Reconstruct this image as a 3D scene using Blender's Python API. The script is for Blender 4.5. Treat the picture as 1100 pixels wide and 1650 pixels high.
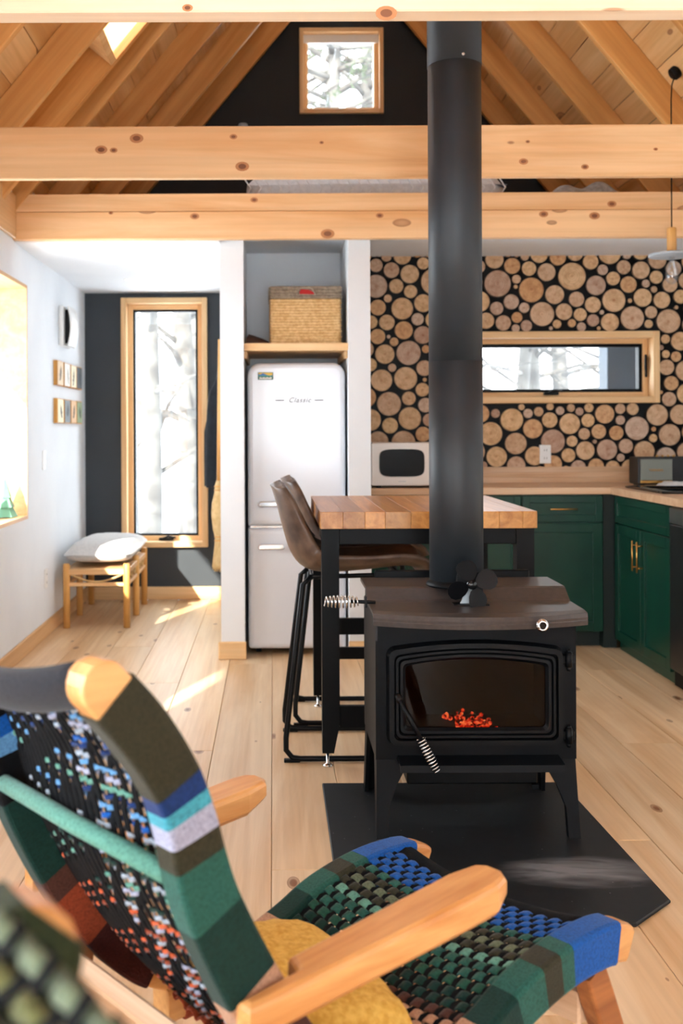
import bpy, math, random
from mathutils import Vector, Matrix
random.seed(7)
sc = bpy.context.scene
for o in list(bpy.data.objects):
    bpy.data.objects.remove(o)
C = sc.collection
PI = math.pi

# ------------------------------------------------------------------ camera
F = 1700.0                      # focal length in pixels of a 1100 x 1650 frame
CH = 1.24                       # camera height
cam_d = bpy.data.cameras.new('camera')
cam = bpy.data.objects.new('camera', cam_d)
C.objects.link(cam)
cam.matrix_world = Matrix.Translation((0, 0, CH)) @ Matrix.Rotation(PI/2, 4, 'X') @ Matrix.Rotation(math.radians(-0.25), 4, 'Z')
cam_d.sensor_fit = 'AUTO'
cam_d.sensor_width = 36
cam_d.lens = F/1650*36
cam_d.shift_x = 110/1650
cam_d.shift_y = -132/1650
cam_d.clip_start = 0.02
cam_d.dof.use_dof = True
cam_d.dof.focus_distance = 2.75
cam_d.dof.aperture_fstop = 4.5
sc.camera = cam

# ------------------------------------------------------------------ world, sun, exposure
w = bpy.data.worlds.new('sky'); sc.world = w; w.use_nodes = True
bgn = w.node_tree.nodes['Background']
bgn.inputs[0].default_value = (0.86, 0.93, 1.0, 1)
bgn.inputs[1].default_value = 2.6
SUN_DIR = Vector((0.347, 0.938, -0.43)).normalized()
sun_d = bpy.data.lights.new('sun', 'SUN'); sun_d.energy = 4.2; sun_d.angle = math.radians(0.6); sun_d.color = (1, 0.93, 0.82)
sun = bpy.data.objects.new('sun', sun_d); C.objects.link(sun)
sun.rotation_euler = SUN_DIR.to_track_quat('-Z', 'Y').to_euler()
sun.location = (-6, -6, 8)
sc.view_settings.view_transform = 'Standard'
sc.view_settings.look = 'None'
sc.view_settings.gamma = 1
sc.view_settings.use_curve_mapping = False
sc.view_settings.exposure = 2.25
def portal(loc, rot, sx, sy):
    l = bpy.data.lights.new('window_portal', 'AREA'); l.shape = 'RECTANGLE'; l.size = sx; l.size_y = sy
    l.cycles.is_portal = True
    o = bpy.data.objects.new('window_portal', l); C.objects.link(o); o.location = loc; o.rotation_euler = rot
    return o

# ------------------------------------------------------------------ mesh helpers
class MB:
    def __init__(s): s.v = []; s.f = []; s.m = []; s.mi = 0; s.sm = []
    def add(s, vs, fs, smooth=False):
        o = len(s.v); s.v += [tuple(p) for p in vs]
        s.f += [tuple(i+o for i in f) for f in fs]; s.m += [s.mi]*len(fs); s.sm += [smooth]*len(fs)
        return s
    def box(s, x0, x1, y0, y1, z0, z1, b=0.0, M=None):
        if b <= 0:
            vs = [(x, y, z) for z in (z0, z1) for y in (y0, y1) for x in (x0, x1)]
            fs = [(0,2,3,1),(4,5,7,6),(0,1,5,4),(2,6,7,3),(0,4,6,2),(1,3,7,5)]
        else:
            lo = (x0, y0, z0); hi = (x1, y1, z1)
            b = min(b, 0.45*min(hi[i]-lo[i] for i in range(3)))
            vs = []; idx = {}
            for c in range(8):
                sg = ((c & 1), (c >> 1) & 1, (c >> 2) & 1)
                for ax in range(3):
                    p = []
                    for k in range(3):
                        e = hi[k] if sg[k] else lo[k]
                        if k != ax: e += -b if sg[k] else b
                        p.append(e)
                    idx[(c, ax)] = len(vs); vs.append(tuple(p))
            fs = []
            def q(ax, side):
                o = [k for k in range(3) if k != ax]
                cs = []
                for a, d in ((0,0),(1,0),(1,1),(0,1)):
                    sg = [0,0,0]; sg[ax] = side; sg[o[0]] = a; sg[o[1]] = d
                    cs.append(sg[0] | sg[1] << 1 | sg[2] << 2)
                return cs
            for ax in range(3):
                for side in (0, 1):
                    cs = q(ax, side)
                    f = [idx[(c, ax)] for c in cs]
                    fs.append(f)
            for ax in range(3):          # edges parallel to ax
                o = [k for k in range(3) if k != ax]
                for a in (0,1):
                    for d in (0,1):
                        sg = [0,0,0]; sg[o[0]] = a; sg[o[1]] = d
                        c0 = sg[0] | sg[1] << 1 | sg[2] << 2; c1 = c0 | (1 << ax)
                        fs.append([idx[(c0,o[0])], idx[(c1,o[0])], idx[(c1,o[1])], idx[(c0,o[1])]])
            for c in range(8): fs.append([idx[(c,0)], idx[(c,1)], idx[(c,2)]])
            cen = Vector(((x0+x1)/2, (y0+y1)/2, (z0+z1)/2)); fx = []
            for f in fs:
                p = [Vector(vs[i]) for i in f]
                n = (p[1]-p[0]).cross(p[2]-p[0]); m = sum(p, Vector())/len(p)
                fx.append(f if n.dot(m-cen) > 0 else f[::-1])
            fs = fx
        if M is not None: vs = [tuple(M @ Vector(p)) for p in vs]
        return s.add(vs, fs)
    def loops(s, ls, cap0=True, cap1=True, smooth=False, closed=True):
        """skin a list of vertex loops"""
        n = len(ls[0]); vs = [p for l in ls for p in l]; fs = []
        for i in range(len(ls)-1):
            for k in range(n if closed else n-1):
                a = i*n+k; b2 = i*n+(k+1) % n
                fs.append((a, b2, b2+n, a+n))
        if cap0: fs.append(tuple(range(n))[::-1])
        if cap1: fs.append(tuple(range((len(ls)-1)*n, len(ls)*n)))
        return s.add(vs, fs, smooth)
    def tube(s, pts, r, n=8, smooth=True, closed=False, caps=True):
        pts = [Vector(p) for p in pts]; N = len(pts); ls = []
        rr = r if isinstance(r, (list, tuple)) else [r]*N
        up = None
        for i, p in enumerate(pts):
            if closed: t = pts[(i+1) % N]-pts[i-1]
            else: t = pts[min(i+1, N-1)]-pts[max(i-1, 0)]
            t.normalize()
            if up is None:
                up = Vector((0,0,1)) if abs(t.z) < 0.9 else Vector((1,0,0))
            a = up - t*up.dot(t)
            if a.length < 1e-6: a = t.orthogonal()
            a.normalize(); b = t.cross(a); up = a
            ls.append([p+(a*math.cos(2*PI*k/n)+b*math.sin(2*PI*k/n))*rr[i] for k in range(n)])
        if closed:
            ls.append(ls[0]); return s.loops(ls, False, False, smooth)
        return s.loops(ls, caps, caps, smooth)
    def lathe(s, prof, c, n=24, smooth=True, M=None, cap=True):
        """prof: list of (r, z) about a vertical axis through c"""
        ls = [[Vector((r*math.cos(2*PI*k/n), r*math.sin(2*PI*k/n), z)) for k in range(n)] for r, z in prof]
        M = M or Matrix.Identity(4)
        ls = [[(M @ p)+Vector(c) for p in l] for l in ls]
        return s.loops(ls, cap, cap, smooth)
    def prism(s, poly, a0, a1, plane='XZ', b=0.0):
        """extrude a polygon drawn in a plane along the third axis; b chamfers both rims"""
        def P(u, v, t): return {'XZ': (u, t, v), 'YZ': (t, u, v), 'XY': (u, v, t)}[plane]
        if b > 0:
            ins = inset(poly, b)
            ls = [[P(u, v, a0) for u, v in ins], [P(u, v, a0+b) for u, v in poly], [P(u, v, a1-b) for u, v in poly], [P(u, v, a1) for u, v in ins]]
        else:
            ls = [[P(u, v, a0) for u, v in poly], [P(u, v, a1) for u, v in poly]]
        return s.loops(ls)
    def slab(s, rect, radii, y0, y1, e=0.01, n=6, axis='Y'):
        """rounded rectangle (x0,x1,z0,z1) facing -Y: front at y0 with a rounded rim of size e, back at y1"""
        x0, x1, z0, z1 = rect; ls = []
        ls.append([(x, y1, z) for x, z in rrect(x0, x1, z0, z1, radii, n)])
        for k in range(4):
            a = k/3*PI/2; d = e*(1-math.cos(a)); y = y0+e*(1-math.sin(a))
            ls.append([(x, y, z) for x, z in rrect(x0+d, x1-d, z0+d, z1-d, [max(r-d, 1e-4) for r in radii], n)])
        if axis == 'X': ls = [[(y, x, z) for x, y, z in l] for l in ls]
        return s.loops(ls)
    def mesh(s, name, off=(0,0,0)):
        me = bpy.data.meshes.new(name)
        me.from_pydata([(p[0]-off[0], p[1]-off[1], p[2]-off[2]) for p in s.v], [], s.f)
        for i, p in enumerate(me.polygons): p.use_smooth = s.sm[i]; p.material_index = s.m[i]
        me.update()
        import bmesh
        bm = bmesh.new(); bm.from_mesh(me); bmesh.ops.recalc_face_normals(bm, faces=bm.faces); bm.to_mesh(me); bm.free()
        return me

def inset(poly, d):
    n = len(poly); area = sum(poly[i][0]*poly[(i+1) % n][1]-poly[(i+1) % n][0]*poly[i][1] for i in range(n))
    sg = 1 if area > 0 else -1; out = []
    for i in range(n):
        p0 = Vector(poly[i-1]); p1 = Vector(poly[i]); p2 = Vector(poly[(i+1) % n])
        a = (p1-p0).normalized(); b = (p2-p1).normalized()
        na = Vector((-a.y, a.x))*sg; nb = Vector((-b.y, b.x))*sg
        m = na+nb; m = m/max(0.3, m.dot(na)) if m.length > 1e-6 else na
        out.append(tuple(p1+m*d))
    return out
def rrect(x0, x1, z0, z1, r, n=6):
    """radii order: bottom-left, bottom-right, top-right, top-left"""
    pts = []
    for (cx, cz, a0, rr) in ((x0+r[0], z0+r[0], PI, r[0]), (x1-r[1], z0+r[1], 1.5*PI, r[1]), (x1-r[2], z1-r[2], 0, r[2]), (x0+r[3], z1-r[3], PI/2, r[3])):
        for k in range(n+1):
            a = a0+k/n*PI/2; pts.append((cx+rr*math.cos(a), cz+rr*math.sin(a)))
    return pts
def arc(c, r, a0, a1, n): return [(c[0]+r*math.cos(a0+(a1-a0)*k/n), c[1]+r*math.sin(a0+(a1-a0)*k/n)) for k in range(n+1)]
def smooth_pts(pts, k=6):
    """Catmull-Rom through points"""
    P = [Vector(p) for p in pts]; out = []
    for i in range(len(P)-1):
        p0 = P[max(i-1, 0)]; p1 = P[i]; p2 = P[i+1]; p3 = P[min(i+2, len(P)-1)]
        for j in range(k):
            t = j/k
            out.append(0.5*((2*p1)+(p2-p0)*t+(2*p0-5*p1+4*p2-p3)*t*t+(3*p1-p0-3*p2+p3)*t**3))
    out.append(P[-1]); return out

# ------------------------------------------------------------------ object helpers
ORG = {}
def worg(o):
    v = Vector((0,0,0))
    while o is not None: v = v+ORG.get(o.name, Vector((0,0,0))); o = o.parent
    return v
def setm(o, mats):
    for m in (mats if isinstance(mats, (list, tuple)) else [mats]): o.data.materials.append(M(m))
def empty(name, loc=(0,0,0), rz=0):
    o = bpy.data.objects.new(name, None); C.objects.link(o); o.location = loc; o.rotation_euler = (0,0,rz)
    o.empty_display_size = 0.05; ORG[o.name] = Vector(loc); return o
def tag(o, label=None, cat=None, group=None, kind=None):
    if label: o['label'] = label
    if cat: o['category'] = cat
    if group: o['group'] = group
    if kind: o['kind'] = kind
    return o
def obj(name, mb, mat, parent=None, local=False):
    """one mesh object; vertices in world coordinates (or the parent's own when local)"""
    if parent is None:
        xs = [p[0] for p in mb.v]; ys = [p[1] for p in mb.v]; zs = [p[2] for p in mb.v]
        c = Vector(((min(xs)+max(xs))/2, (min(ys)+max(ys))/2, min(zs)))
        o = bpy.data.objects.new(name, mb.mesh(name, c)); o.location = c; ORG[o.name] = c
    else:
        off = Vector((0,0,0)) if local else worg(parent)
        o = bpy.data.objects.new(name, mb.mesh(name, off)); o.parent = parent
    C.objects.link(o); setm(o, mat); return o
def copy_tree(o, parent=None):
    c = o.copy(); C.objects.link(c); c.parent = parent
    for ch in list(o.children): copy_tree(ch, c)
    return c
def text_mb(body, size, M_, depth=0.001, shear=0.0, spacing=1.0):
    cu = bpy.data.curves.new('lettering', 'FONT'); cu.body = body; cu.size = size; cu.extrude = depth; cu.shear = shear
    cu.align_x = 'CENTER'; cu.space_character = spacing; cu.resolution_u = 3
    to = bpy.data.objects.new('lettering_tmp', cu); C.objects.link(to)
    dg = bpy.context.evaluated_depsgraph_get(); me = to.evaluated_get(dg).to_mesh()
    mb = MB(); mb.add([M_ @ v.co for v in me.vertices], [tuple(p.vertices) for p in me.polygons])
    bpy.data.objects.remove(to); bpy.data.curves.remove(cu); return mb

# ------------------------------------------------------------------ materials
def lin(h):
    if isinstance(h, str):
        h = h.lstrip('#'); h = [int(h[i:i+2], 16)/255 for i in (0,2,4)]
    return tuple((c/12.92 if c <= .04045 else ((c+.055)/1.055)**2.4) for c in h)+(1,)
MATS = {}
def M(n): return MATS[n]
def base(name, col, rough=.5, metal=0, spec=.5):
    m = bpy.data.materials.new(name); m.use_nodes = True; MATS[name] = m
    p = m.node_tree.nodes['Principled BSDF']
    p.inputs['Base Color'].default_value = lin(col); p.inputs['Roughness'].default_value = rough
    p.inputs['Metallic'].default_value = metal; p.inputs['Specular IOR Level'].default_value = spec
    return m, m.node_tree, p
def N(t, kind, **kw):
    n = t.nodes.new(kind)
    for k, v in kw.items():
        if k.startswith('i_'):
            key = k[2:].replace('_', ' '); n.inputs[int(key) if key.isdigit() else key].default_value = v
        else: setattr(n, k, v)
    return n
def L(t, a, b): t.links.new(a, b)
def ramp(t, fac, stops):
    r = N(t, 'ShaderNodeValToRGB'); el = r.color_ramp.elements
    while len(el) < len(stops): el.new(.5)
    for e, (p, c) in zip(el, stops): e.position = p; e.color = lin(c) if isinstance(c, str) else c
    L(t, fac, r.inputs[0]); return r
def mixc(t, fac, a, b, blend='MIX'):
    n = N(t, 'ShaderNodeMix', data_type='RGBA', blend_type=blend)
    for s, v in ((n.inputs[0], fac), (n.inputs[6], a), (n.inputs[7], b)):
        if hasattr(v, 'links'): L(t, v, s)
        else: s.default_value = lin(v) if isinstance(v, str) else v
    return n.outputs[2]
def coords(t, scale, rnd=True):
    tc = N(t, 'ShaderNodeTexCoord'); oi = N(t, 'ShaderNodeObjectInfo')
    v = tc.outputs['Object']
    if rnd:
        mu = N(t, 'ShaderNodeVectorMath', operation='SCALE'); mu.inputs[0].default_value = (37.1, 91.7, 53.3); L(t, oi.outputs['Random'], mu.inputs[3])
        ad = N(t, 'ShaderNodeVectorMath', operation='ADD'); L(t, v, ad.inputs[0]); L(t, mu.outputs[0], ad.inputs[1]); v = ad.outputs[0]
    mp = N(t, 'ShaderNodeVectorMath', operation='MULTIPLY'); mp.inputs[1].default_value = scale; L(t, v, mp.inputs[0])
    return mp.outputs[0], oi.outputs['Random'], v
def wood(name, c_light, c_dark, axis='Y', k=1.0, knots=.5, rough=.5, vary=.25, knotc='#6b3d1f', knot_size=1.0):
    m, t, p = base(name, c_light, rough)
    sc_ = [9*k, 9*k, 9*k]; sc_['XYZ'.index(axis)] = .55*k
    v, rnd, raw = coords(t, sc_)
    n1 = N(t, 'ShaderNodeTexNoise', i_Scale=1.0, i_Detail=5, i_Roughness=.6, i_Distortion=1.2); L(t, v, n1.inputs['Vector'])
    r1 = ramp(t, n1.outputs['Fac'], [(.36, c_dark), (.62, c_light)])
    sc2 = [70*k, 70*k, 70*k]; sc2['XYZ'.index(axis)] = 1.5*k
    mp = N(t, 'ShaderNodeVectorMath', operation='MULTIPLY'); mp.inputs[1].default_value = sc2; L(t, raw, mp.inputs[0])
    n2 = N(t, 'ShaderNodeTexNoise', i_Scale=1.0, i_Detail=2); L(t, mp.outputs[0], n2.inputs['Vector'])
    r2 = ramp(t, n2.outputs['Fac'], [(.3, (.82,.78,.74,1)), (.6, (1,1,1,1))])
    col = mixc(t, .55, r1.outputs[0], r2.outputs[0], 'MULTIPLY')
    hv = N(t, 'ShaderNodeMapRange'); L(t, rnd, hv.inputs[0]); hv.inputs[3].default_value = 1-vary; hv.inputs[4].default_value = 1+vary*.35
    hs = N(t, 'ShaderNodeHueSaturation'); L(t, hv.outputs[0], hs.inputs['Value']); L(t, col, hs.inputs['Color'])
    col = hs.outputs[0]
    if knots > 0:
        sk = [5.5*k/knot_size]*3; sk['XYZ'.index(axis)] = 2.4*k/knot_size
        mk = N(t, 'ShaderNodeVectorMath', operation='MULTIPLY'); mk.inputs[1].default_value = sk; L(t, raw, mk.inputs[0])
        vo = N(t, 'ShaderNodeTexVoronoi', i_Scale=1.0, i_Randomness=1.0); L(t, mk.outputs[0], vo.inputs['Vector'])
        # knot radius varies by cell, most cells have none
        sp = N(t, 'ShaderNodeSeparateColor'); L(t, vo.outputs['Color'], sp.inputs[0])
        rd = N(t, 'ShaderNodeMapRange'); L(t, sp.outputs[0], rd.inputs[0]); rd.inputs[1].default_value = 1-knots; rd.inputs[2].default_value = 1
        rd.inputs[3].default_value = 0; rd.inputs[4].default_value = .23; rd.clamp = True
        sb = N(t, 'ShaderNodeMath', operation='SUBTRACT'); L(t, rd.outputs[0], sb.inputs[0]); L(t, vo.outputs['Distance'], sb.inputs[1])
        kr = ramp(t, sb.outputs[0], [(0, (0,0,0,1)), (.012, (.75,.75,.75,1)), (.05, (.45,.45,.45,1)), (.09, (.95,.95,.95,1))])
        col = mixc(t, kr.outputs[0], col, knotc)
    L(t, col, p.inputs['Base Color'])
    bp = N(t, 'ShaderNodeBump', i_Strength=.15, i_Distance=.002); L(t, n2.outputs['Fac'], bp.inputs['Height']); L(t, bp.outputs[0], p.inputs['Normal'])
    return m
def noisy(name, c1, c2, scale=20, rough=.6, bump=.2, dist=.002, metal=0, spec=.5, detail=4, rnd=True, lo=.35, hi=.65):
    m, t, p = base(name, c1, rough, metal, spec)
    v, r, raw = coords(t, (scale,)*3, rnd)
    n = N(t, 'ShaderNodeTexNoise', i_Scale=1.0, i_Detail=detail); L(t, v, n.inputs['Vector'])
    r1 = ramp(t, n.outputs['Fac'], [(lo, c1), (hi, c2)]); L(t, r1.outputs[0], p.inputs['Base Color'])
    if bump:
        b = N(t, 'ShaderNodeBump', i_Strength=bump, i_Distance=dist); L(t, n.outputs['Fac'], b.inputs['Height']); L(t, b.outputs[0], p.inputs['Normal'])
    return m
def yarn(name, c):
    """wound cord: fine thread relief, fuzzy"""
    m, t, p = base(name, c, .9, 0, .15)
    v, r, raw = coords(t, (260,)*3)
    n = N(t, 'ShaderNodeTexNoise', i_Scale=1.0, i_Detail=2); L(t, v, n.inputs['Vector'])
    cl = lin(c); dk = tuple(x*.6 for x in cl[:3])+(1,)
    r1 = ramp(t, n.outputs['Fac'], [(.3, dk), (.6, cl)]); L(t, r1.outputs[0], p.inputs['Base Color'])
    b = N(t, 'ShaderNodeBump', i_Strength=.5, i_Distance=.0015); L(t, n.outputs['Fac'], b.inputs['Height']); L(t, b.outputs[0], p.inputs['Normal'])
    p.inputs['Sheen Weight'].default_value = .1 if sum(cl[:3]) > .05 else 0
    return m
def emit(name, c, s):
    m, t, p = base(name, c, .8); p.inputs['Emission Color'].default_value = lin(c); p.inputs['Emission Strength'].default_value = s; return m
def glass(name, tint=(1,1,1,1), refl=.06, rough=.0):
    m = bpy.data.materials.new(name); m.use_nodes = True; MATS[name] = m; t = m.node_tree; t.nodes.clear()
    out = N(t, 'ShaderNodeOutputMaterial'); tr = N(t, 'ShaderNodeBsdfTransparent'); gl = N(t, 'ShaderNodeBsdfGlossy'); mx = N(t, 'ShaderNodeMixShader')
    tr.inputs[0].default_value = tint; gl.inputs['Roughness'].default_value = rough; mx.inputs[0].default_value = refl
    L(t, tr.outputs[0], mx.inputs[1]); L(t, gl.outputs[0], mx.inputs[2]); L(t, mx.outputs[0], out.inputs[0]); return m

noisy('wall_white', '#e6e9ec', '#e1e4e8', 3, .75, .04)
noisy('wall_navy', '#272e34', '#232a30', 4, .55, .05)
noisy('gable_black', '#141517', '#191a1c', 4, .7, .05)
noisy('soffit_white', '#eef0f2', '#e9ebee', 3, .7, .03)
wood('floor_pine', '#e9cba5', '#d5ab7c', 'Y', .8, .5, .36, .16, '#7d4a28', .42)
wood('beam_pine', '#efc493', '#dfa66c', 'X', .55, .85, .6, .08, '#8f5430', .6)
wood('beam_overlit', '#f3dcc0', '#ebcaa6', 'X', .55, .6, .7, .05, '#b07a54', .7)  # same pine as the other beams, bright overexposure put into its colour
wood('rafter_pine', '#e8ae69', '#cb8a43', 'X', .6, .3, .55, .14, '#8a4a22', 1.1)
wood('deck_pine', '#efc48c', '#d8a263', 'Y', .6, .5, .55, .14, '#7c4420', 1.0)
wood('trim_pine', '#efc894', '#deab72', 'Z', .8, .08, .45, .06)
wood('trim_pine_x', '#efc894', '#deab72', 'X', .8, .08, .45, .06)
wood('trim_pine_y', '#e6bc8a', '#d9a873', 'Y', .8, .08, .5, .06)
wood('counter_maple', '#e6c29e', '#d3a57c', 'X', 1.4, 0, .35, .12)
wood('counter_maple_y', '#e6c29e', '#d3a57c', 'Y', 1.4, 0, .35, .12)
wood('block_oak', '#d8984f', '#b06f30', 'Y', 1.6, 0, .33, .28)
wood('chair_teak', '#dba468', '#bd7c42', 'X', 1.5, 0, .3, .1)
wood('chair_teak_dark', '#a8683a', '#7d4422', 'X', 1.5, 0, .4, .1)
wood('chair_teak_pale', '#d3b193', '#b98f6c', 'Y', 1.5, 0, .4, .1)
wood('bench_pine', '#e0aa62', '#cc9049', 'Z', 1.2, .05, .45, .08)
wood('tile_wood', '#d99a45', '#c17f30', 'Z', 2, 0, .5, .2)
noisy('pipe_black', '#23282d', '#1e2327', 8, .52, .05, .001, spec=.45)
noisy('stove_black', '#07090c', '#090b0f', 40, .5, .12, .0008, spec=.13)
noisy('stove_top', '#3d3532', '#322c2a', 60, .4, .12, .0006)
noisy('cast_black', '#060709', '#08090c', 50, .45, .2, .001, spec=.16)
noisy('firebox', '#0c0907', '#1a100a', 12, .9, .3, .004)
base('black_metal', '#06070a', .42, 0, .2)
base('black_gloss', '#0b0c0e', .12)
base('dark_glass', '#08090b', .25, 0, .15)
base('black_paint', '#07080a', .45, 0, .14)
base('chrome', '#d8d8d8', .12, 1.0)
base('steel', '#b9babd', .3, 1.0)
base('brass', '#c89a57', .28, 1.0)
noisy('cab_green', '#0a3b2c', '#083427', 6, .3, .02, spec=.35)
base('cab_shade', '#0a1a16', .6)  # cabinet green darkened: shade of toe recess and corner put into the colour
noisy('stainless_dark', '#2a2a2c', '#323234', 3, .3, 0, metal=.6)
base('fridge_white', '#dfe2e9', .16)
base('white_plastic', '#ecebe8', .35)
base('cream_plastic', '#e4dcd5', .3)
base('linen', '#dcdad8', .9)
noisy('linen_cushion', '#cfcbc7', '#c3c0bd', 60, .95, .3, .001)
noisy('leather', '#6c5341', '#443126', 14, .42, .25, .0015)
noisy('quilt', '#dcdfe4', '#cdd0d6', 40, .95, .5, .004)
noisy('blanket_grey', '#9a9692', '#827e7b', 40, .95, .4, .003)
noisy('straw', '#d9ba86', '#c4a068', 30, .8, .2, .001)
noisy('seagrass', '#e2c08a', '#c89d64', 55, .8, .2, .001)
noisy('seagrass_grey', '#9d8e7b', '#7b6d5d', 55, .85, .2, .001)
noisy('coat', '#15191f', '#1d232b', 20, .9, .3, .004)
noisy('mustard', '#dcb055', '#c4953a', 90, 1.0, .9, .004)
base('red_cloth', '#b3201f', .8)
base('brown_bag', '#4a2a1b', .6)
base('speaker_black', '#131313', .5)
noisy('speaker_grille', '#7d817a', '#74786f', 300, .8, .4, .0005)
base('bulb_glass', '#f2f2ef', .05)
base('shade_grey', '#a9b2b8', .4)
glass('clear_glass', (.98,.99,.99,1), .05)
glass('stove_glass', (.24,.2,.18,1), .02, .03)
glass('bulb_clear', (.9,.92,.93,1), .14, .02)
noisy('snow', '#f3f6fa', '#e8edf4', 1.2, .9, .1)
noisy('bark', '#7a756f', '#56524e', 6, .95, .5, .01)
noisy('bark_white', '#5b5955', '#413f3d', 5, .95, .4, .01)
noisy('needles', '#38442f', '#4a573f', 3, .9, 0)
noisy('siding_blue', '#3c4c5b', '#37444f', 4, .6, .05)
base('roof_dark', '#2c2c2e', .8)
emit('downlight', '#fff4e0', 1.2)
noisy('pad_black', '#0f1215', '#14171a', 30, .55, .1, .0008, spec=.3)
# hearth pad with spilled ash
def _pad():
    m = M('pad_black'); t = m.node_tree; p = t.nodes['Principled BSDF']
    ramp_out = p.inputs['Base Color'].links[0].from_socket
    tc = N(t, 'ShaderNodeTexCoord')
    mp = N(t, 'ShaderNodeMapping'); mp.inputs['Location'].default_value = (-.25, .22, 0); L(t, tc.outputs['Object'], mp.inputs[0])
    sp = N(t, 'ShaderNodeVectorMath', operation='MULTIPLY'); sp.inputs[1].default_value = (3.3, 7.0, 0); L(t, mp.outputs[0], sp.inputs[0])
    ln = N(t, 'ShaderNodeVectorMath', operation='LENGTH'); L(t, sp.outputs[0], ln.inputs[0])
    no = N(t, 'ShaderNodeTexNoise', i_Scale=5.0, i_Detail=6, i_Distortion=1.5); st = N(t, 'ShaderNodeVectorMath', operation='MULTIPLY'); st.inputs[1].default_value = (1, 3.5, 1)
    L(t, tc.outputs['Object'], st.inputs[0]); L(t, st.outputs[0], no.inputs['Vector'])
    a = N(t, 'ShaderNodeMath', operation='SUBTRACT'); a.inputs[0].default_value = 1.0; L(t, ln.outputs['Value'], a.inputs[1]); a.use_clamp = True
    b = N(t, 'ShaderNodeMath', operation='MULTIPLY'); L(t, a.outputs[0], b.inputs[0]); L(t, no.outputs['Fac'], b.inputs[1])
    r = ramp(t, b.outputs[0], [(.10, (0,0,0,1)), (.42, (.9,.9,.9,1))])
    # small ash specks
    vo = N(t, 'ShaderNodeTexVoronoi', i_Scale=22.0); L(t, tc.outputs['Object'], vo.inputs['Vector'])
    r2 = ramp(t, vo.outputs['Distance'], [(.035, (.5,.5,.5,1)), (.06, (0,0,0,1))])
    col = mixc(t, r.outputs[0], ramp_out, '#77777a'); col = mixc(t, r2.outputs[0], col, '#8a8a8a'); L(t, col, p.inputs['Base Color'])
_pad()
def _ember():
    m, t, p = base('ember', '#140604', .95)
    v, r, raw = coords(t, (55,)*3)
    n = N(t, 'ShaderNodeTexNoise', i_Scale=1.0, i_Detail=3); L(t, v, n.inputs['Vector'])
    cr = ramp(t, n.outputs['Fac'], [(.38, '#2a0602'), (.5, '#d42a10'), (.66, '#ff8a50')])
    L(t, cr.outputs[0], p.inputs['Emission Color']); p.inputs['Emission Strength'].default_value = 3.2
_ember()
def _disc():
    """end grain of a sawn log: rings about the local axis, bark at the rim"""
    m, t, p = base('log_end', '#c79a66', .8)
    tc = N(t, 'ShaderNodeTexCoord'); oi = N(t, 'ShaderNodeObjectInfo')
    sx = N(t, 'ShaderNodeSeparateXYZ'); L(t, tc.outputs['Object'], sx.inputs[0])
    cb = N(t, 'ShaderNodeCombineXYZ'); L(t, sx.outputs[0], cb.inputs[0]); L(t, sx.outputs[2], cb.inputs[1])
    ln = N(t, 'ShaderNodeVectorMath', operation='LENGTH'); L(t, cb.outputs[0], ln.inputs[0])
    of = N(t, 'ShaderNodeVectorMath', operation='SCALE'); of.inputs[0].default_value = (13., 29., 7.); L(t, oi.outputs['Random'], of.inputs[3])
    ad = N(t, 'ShaderNodeVectorMath', operation='ADD'); L(t, tc.outputs['Object'], ad.inputs[0]); L(t, of.outputs[0], ad.inputs[1])
    no = N(t, 'ShaderNodeTexNoise', i_Scale=2.2, i_Detail=4); L(t, ad.outputs[0], no.inputs['Vector'])
    a = N(t, 'ShaderNodeMath', operation='MULTIPLY_ADD'); L(t, no.outputs['Fac'], a.inputs[0]); a.inputs[1].default_value = .35; L(t, ln.outputs['Value'], a.inputs[2])
    s = N(t, 'ShaderNodeMath', operation='MULTIPLY'); L(t, a.outputs[0], s.inputs[0]); s.inputs[1].default_value = 42
    si = N(t, 'ShaderNodeMath', operation='SINE'); L(t, s.outputs[0], si.inputs[0])
    c0 = ramp(t, oi.outputs['Random'], [(0, '#dca876'), (.25, '#edc598'), (.45, '#dbb79a'), (.65, '#f0c896'), (.82, '#c9a48c'), (1, '#e6ccb4')])
    c1 = mixc(t, .5, c0.outputs[0], ramp(t, no.outputs['Fac'], [(.3, '#b98e66'), (.6, '#ffffff')]).outputs[0], 'MULTIPLY')
    mr = N(t, 'ShaderNodeMapRange'); L(t, si.outputs[0], mr.inputs[0]); mr.inputs[1].default_value = -1; mr.inputs[3].default_value = .82; mr.inputs[4].default_value = 1.0
    c2 = mixc(t, 1.0, c1, mr.outputs[0], 'MULTIPLY')
    core = ramp(t, a.outputs[0], [(.17, '#c9895a'), (.36, '#ffffff')]); c2 = mixc(t, .5, c2, core.outputs[0], 'MULTIPLY')
    bk = ramp(t, ln.outputs['Value'], [(.91, (0,0,0,1)), (.96, (1,1,1,1))]); col = mixc(t, bk.outputs[0], c2, '#3b291c')
    L(t, col, p.inputs['Base Color'])
    b = N(t, 'ShaderNodeBump', i_Strength=.3, i_Distance=.01); L(t, si.outputs[0], b.inputs['Height']); L(t, b.outputs[0], p.inputs['Normal'])
_disc()

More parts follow.
